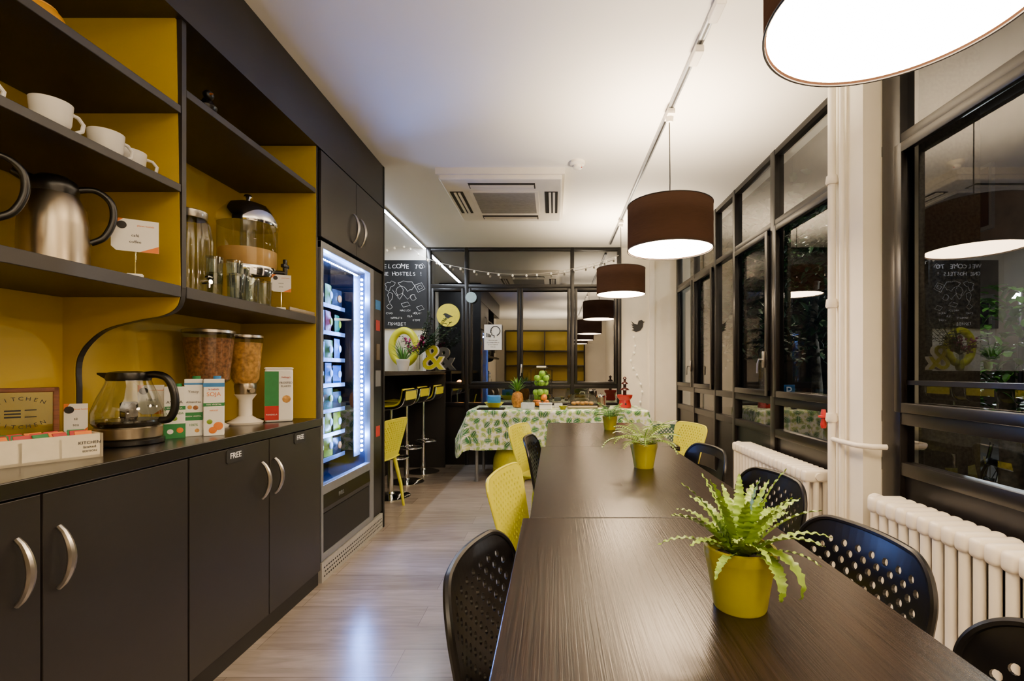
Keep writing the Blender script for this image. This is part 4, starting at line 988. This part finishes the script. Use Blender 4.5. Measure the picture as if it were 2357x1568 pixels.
tree('street tree with pale trunk and lit leaves outside the right window',5.15,5.4,2.0,.9,600,'leaf2')
tree('dark bushy street tree seen through the far side window',5.2,9.5,3.6,2.0,1500,'leaf3',.22)
tree('tall dark street tree farther down the street',6.5,15,4.5,2.6,1500,'leaf3',.26)
t=thing('street_lamp','bright street lamp outside the right window','street lamp',(X(2337,9),9,-.6))
MB().cyl((0.1,0,0),(.1,0,3.3),.05,.035).tube([(.1,0,3.3),(.05,0,3.36),(0,0,3.3)],.025).build('pole','black_frame',t,True); MB().sphere((0,0,3.22),.06).build('lamp_head','streetlamp',t,True)
plight('outdoor_light',(X(2337,9)-.3,8.8,2.7),420,(.9,.95,1),.06); plight('outdoor_light',(6.5,12,4),130,(1,.85,.6),.1); plight('outdoor_light',(4.0,4.4,4.2),200,(.95,1,.95),.1)  # first lights from the street lamp; two more added without a fixture
t=thing('parking_sign','blue parking sign with a white P out in the street','sign',(X(1815,10),10,-.6)); MB().cyl((0,0.02,0),(0,.02,1.5),.03).build('post','grey_metal',t,True); MB().box(-.13,.13,-.01,.01,1.24,1.52,.01).build('plate','blue',t); text('lettering','P',.26,mat('white_glow','#ffffff',.5,emit=.1),t,(0,-.014,1.38),*FY,depth=.002)  # letter given a faint glow of its own
for k,(px,py) in enumerate(((1058,882),(1095,886))):
    p=P(px,py,7.6); t=thing('amber_reflection',('amber ball standing in for reflected car lights in the left back pane','amber ball standing in for reflected car lights in the second back pane')[k],'lamp',(p.x,p.y,-.6)); MB().cyl((0,0,0),(0,0,p.z+.6-.05),.02).build('pole','black_frame',t,True); MB().sphere((0,0,p.z+.6),.05).build('lamp_head','amber_reflection',t,True)  # added glowing balls in place of car lights reflected in the glass
t=thing('motorcycle','dark parked motorcycle in the street below the right window','motorcycle',(6.6,6.75,-.6),R_(200))
for sx in (-.7,.7):
    q=MB().tube([(sx+.27*math.cos(a),0,.31+.27*math.sin(a)) for a in [k*PI/14 for k in range(28)]],.05,8,closed=True); w_=q.build('wheel','black_plastic',t,True)
    q=MB().cyl((sx,-.05,.31),(sx,.05,.31),.05)
    for k in range(8): q.cyl((sx,0,.31),(sx+.24*math.cos(k*PI/4),0,.31+.24*math.sin(k*PI/4)),.006,seg=6)
    q.build('spokes','chrome',w_,True)
MB().sphere((.12,0,.82),.2,1.4,.7,.75).build('fuel_tank','charcoal_dark',t,True); MB().box(-.65,-.05,-.12,.12,.76,.85,.04).build('seat','black_plastic',t)
MB().box(-.2,.25,-.14,.14,.3,.62,.04).cyl((-.1,-.15,.4),(-.1,.15,.4),.1).build('engine','grey_metal',t); MB().tube([(.7,.08,.31),(.45,.08,.95)],.025).tube([(.7,-.08,.31),(.45,-.08,.95)],.025).tube([(-.7,.1,.31),(-.2,.1,.4),(.2,.1,.7)],.025).build('frame','chrome',t,True)
MB().tube([(.35,-.36,1.05),(.45,-.15,1.0),(.45,.15,1.0),(.35,.36,1.05)],.016).build('handlebar','chrome',t,True); MB().sphere((.56,0,.9),.1,.7,1,1).build('headlight','nickel',t,True); MB().box(-1.0,-.98,-.1,.1,.55,.67).build('number_plate','paper',t)
# ---------------------------------------------------------------- lights
for y,z in ((.97,2.12),(2.89,2.12),(5.0,2.19),(-1.1,2.14)): alight('bulb_light',(.7,y,z),(PI,0,0),.30,.30,42,(1,.83,.60),'DISK')  # last one belongs to the pendant added behind the viewpoint
alight('ceiling_fill',(-.3,-1.2,2.0),(PI,0,0),1.6,1.6,75,(1,.86,.66))  # unseen fill added behind the viewpoint to brighten the ceiling
alight('bar_light',(-1.67,5.0,H-.03),(0,0,0),.05,2.2,24,(.85,.92,1))
w=bpy.data.worlds.new('night'); SC.world=w; w.use_nodes=True; bg=w.node_tree.nodes['Background']; bg.inputs[0].default_value=(.012,.016,.03,1); bg.inputs[1].default_value=.5
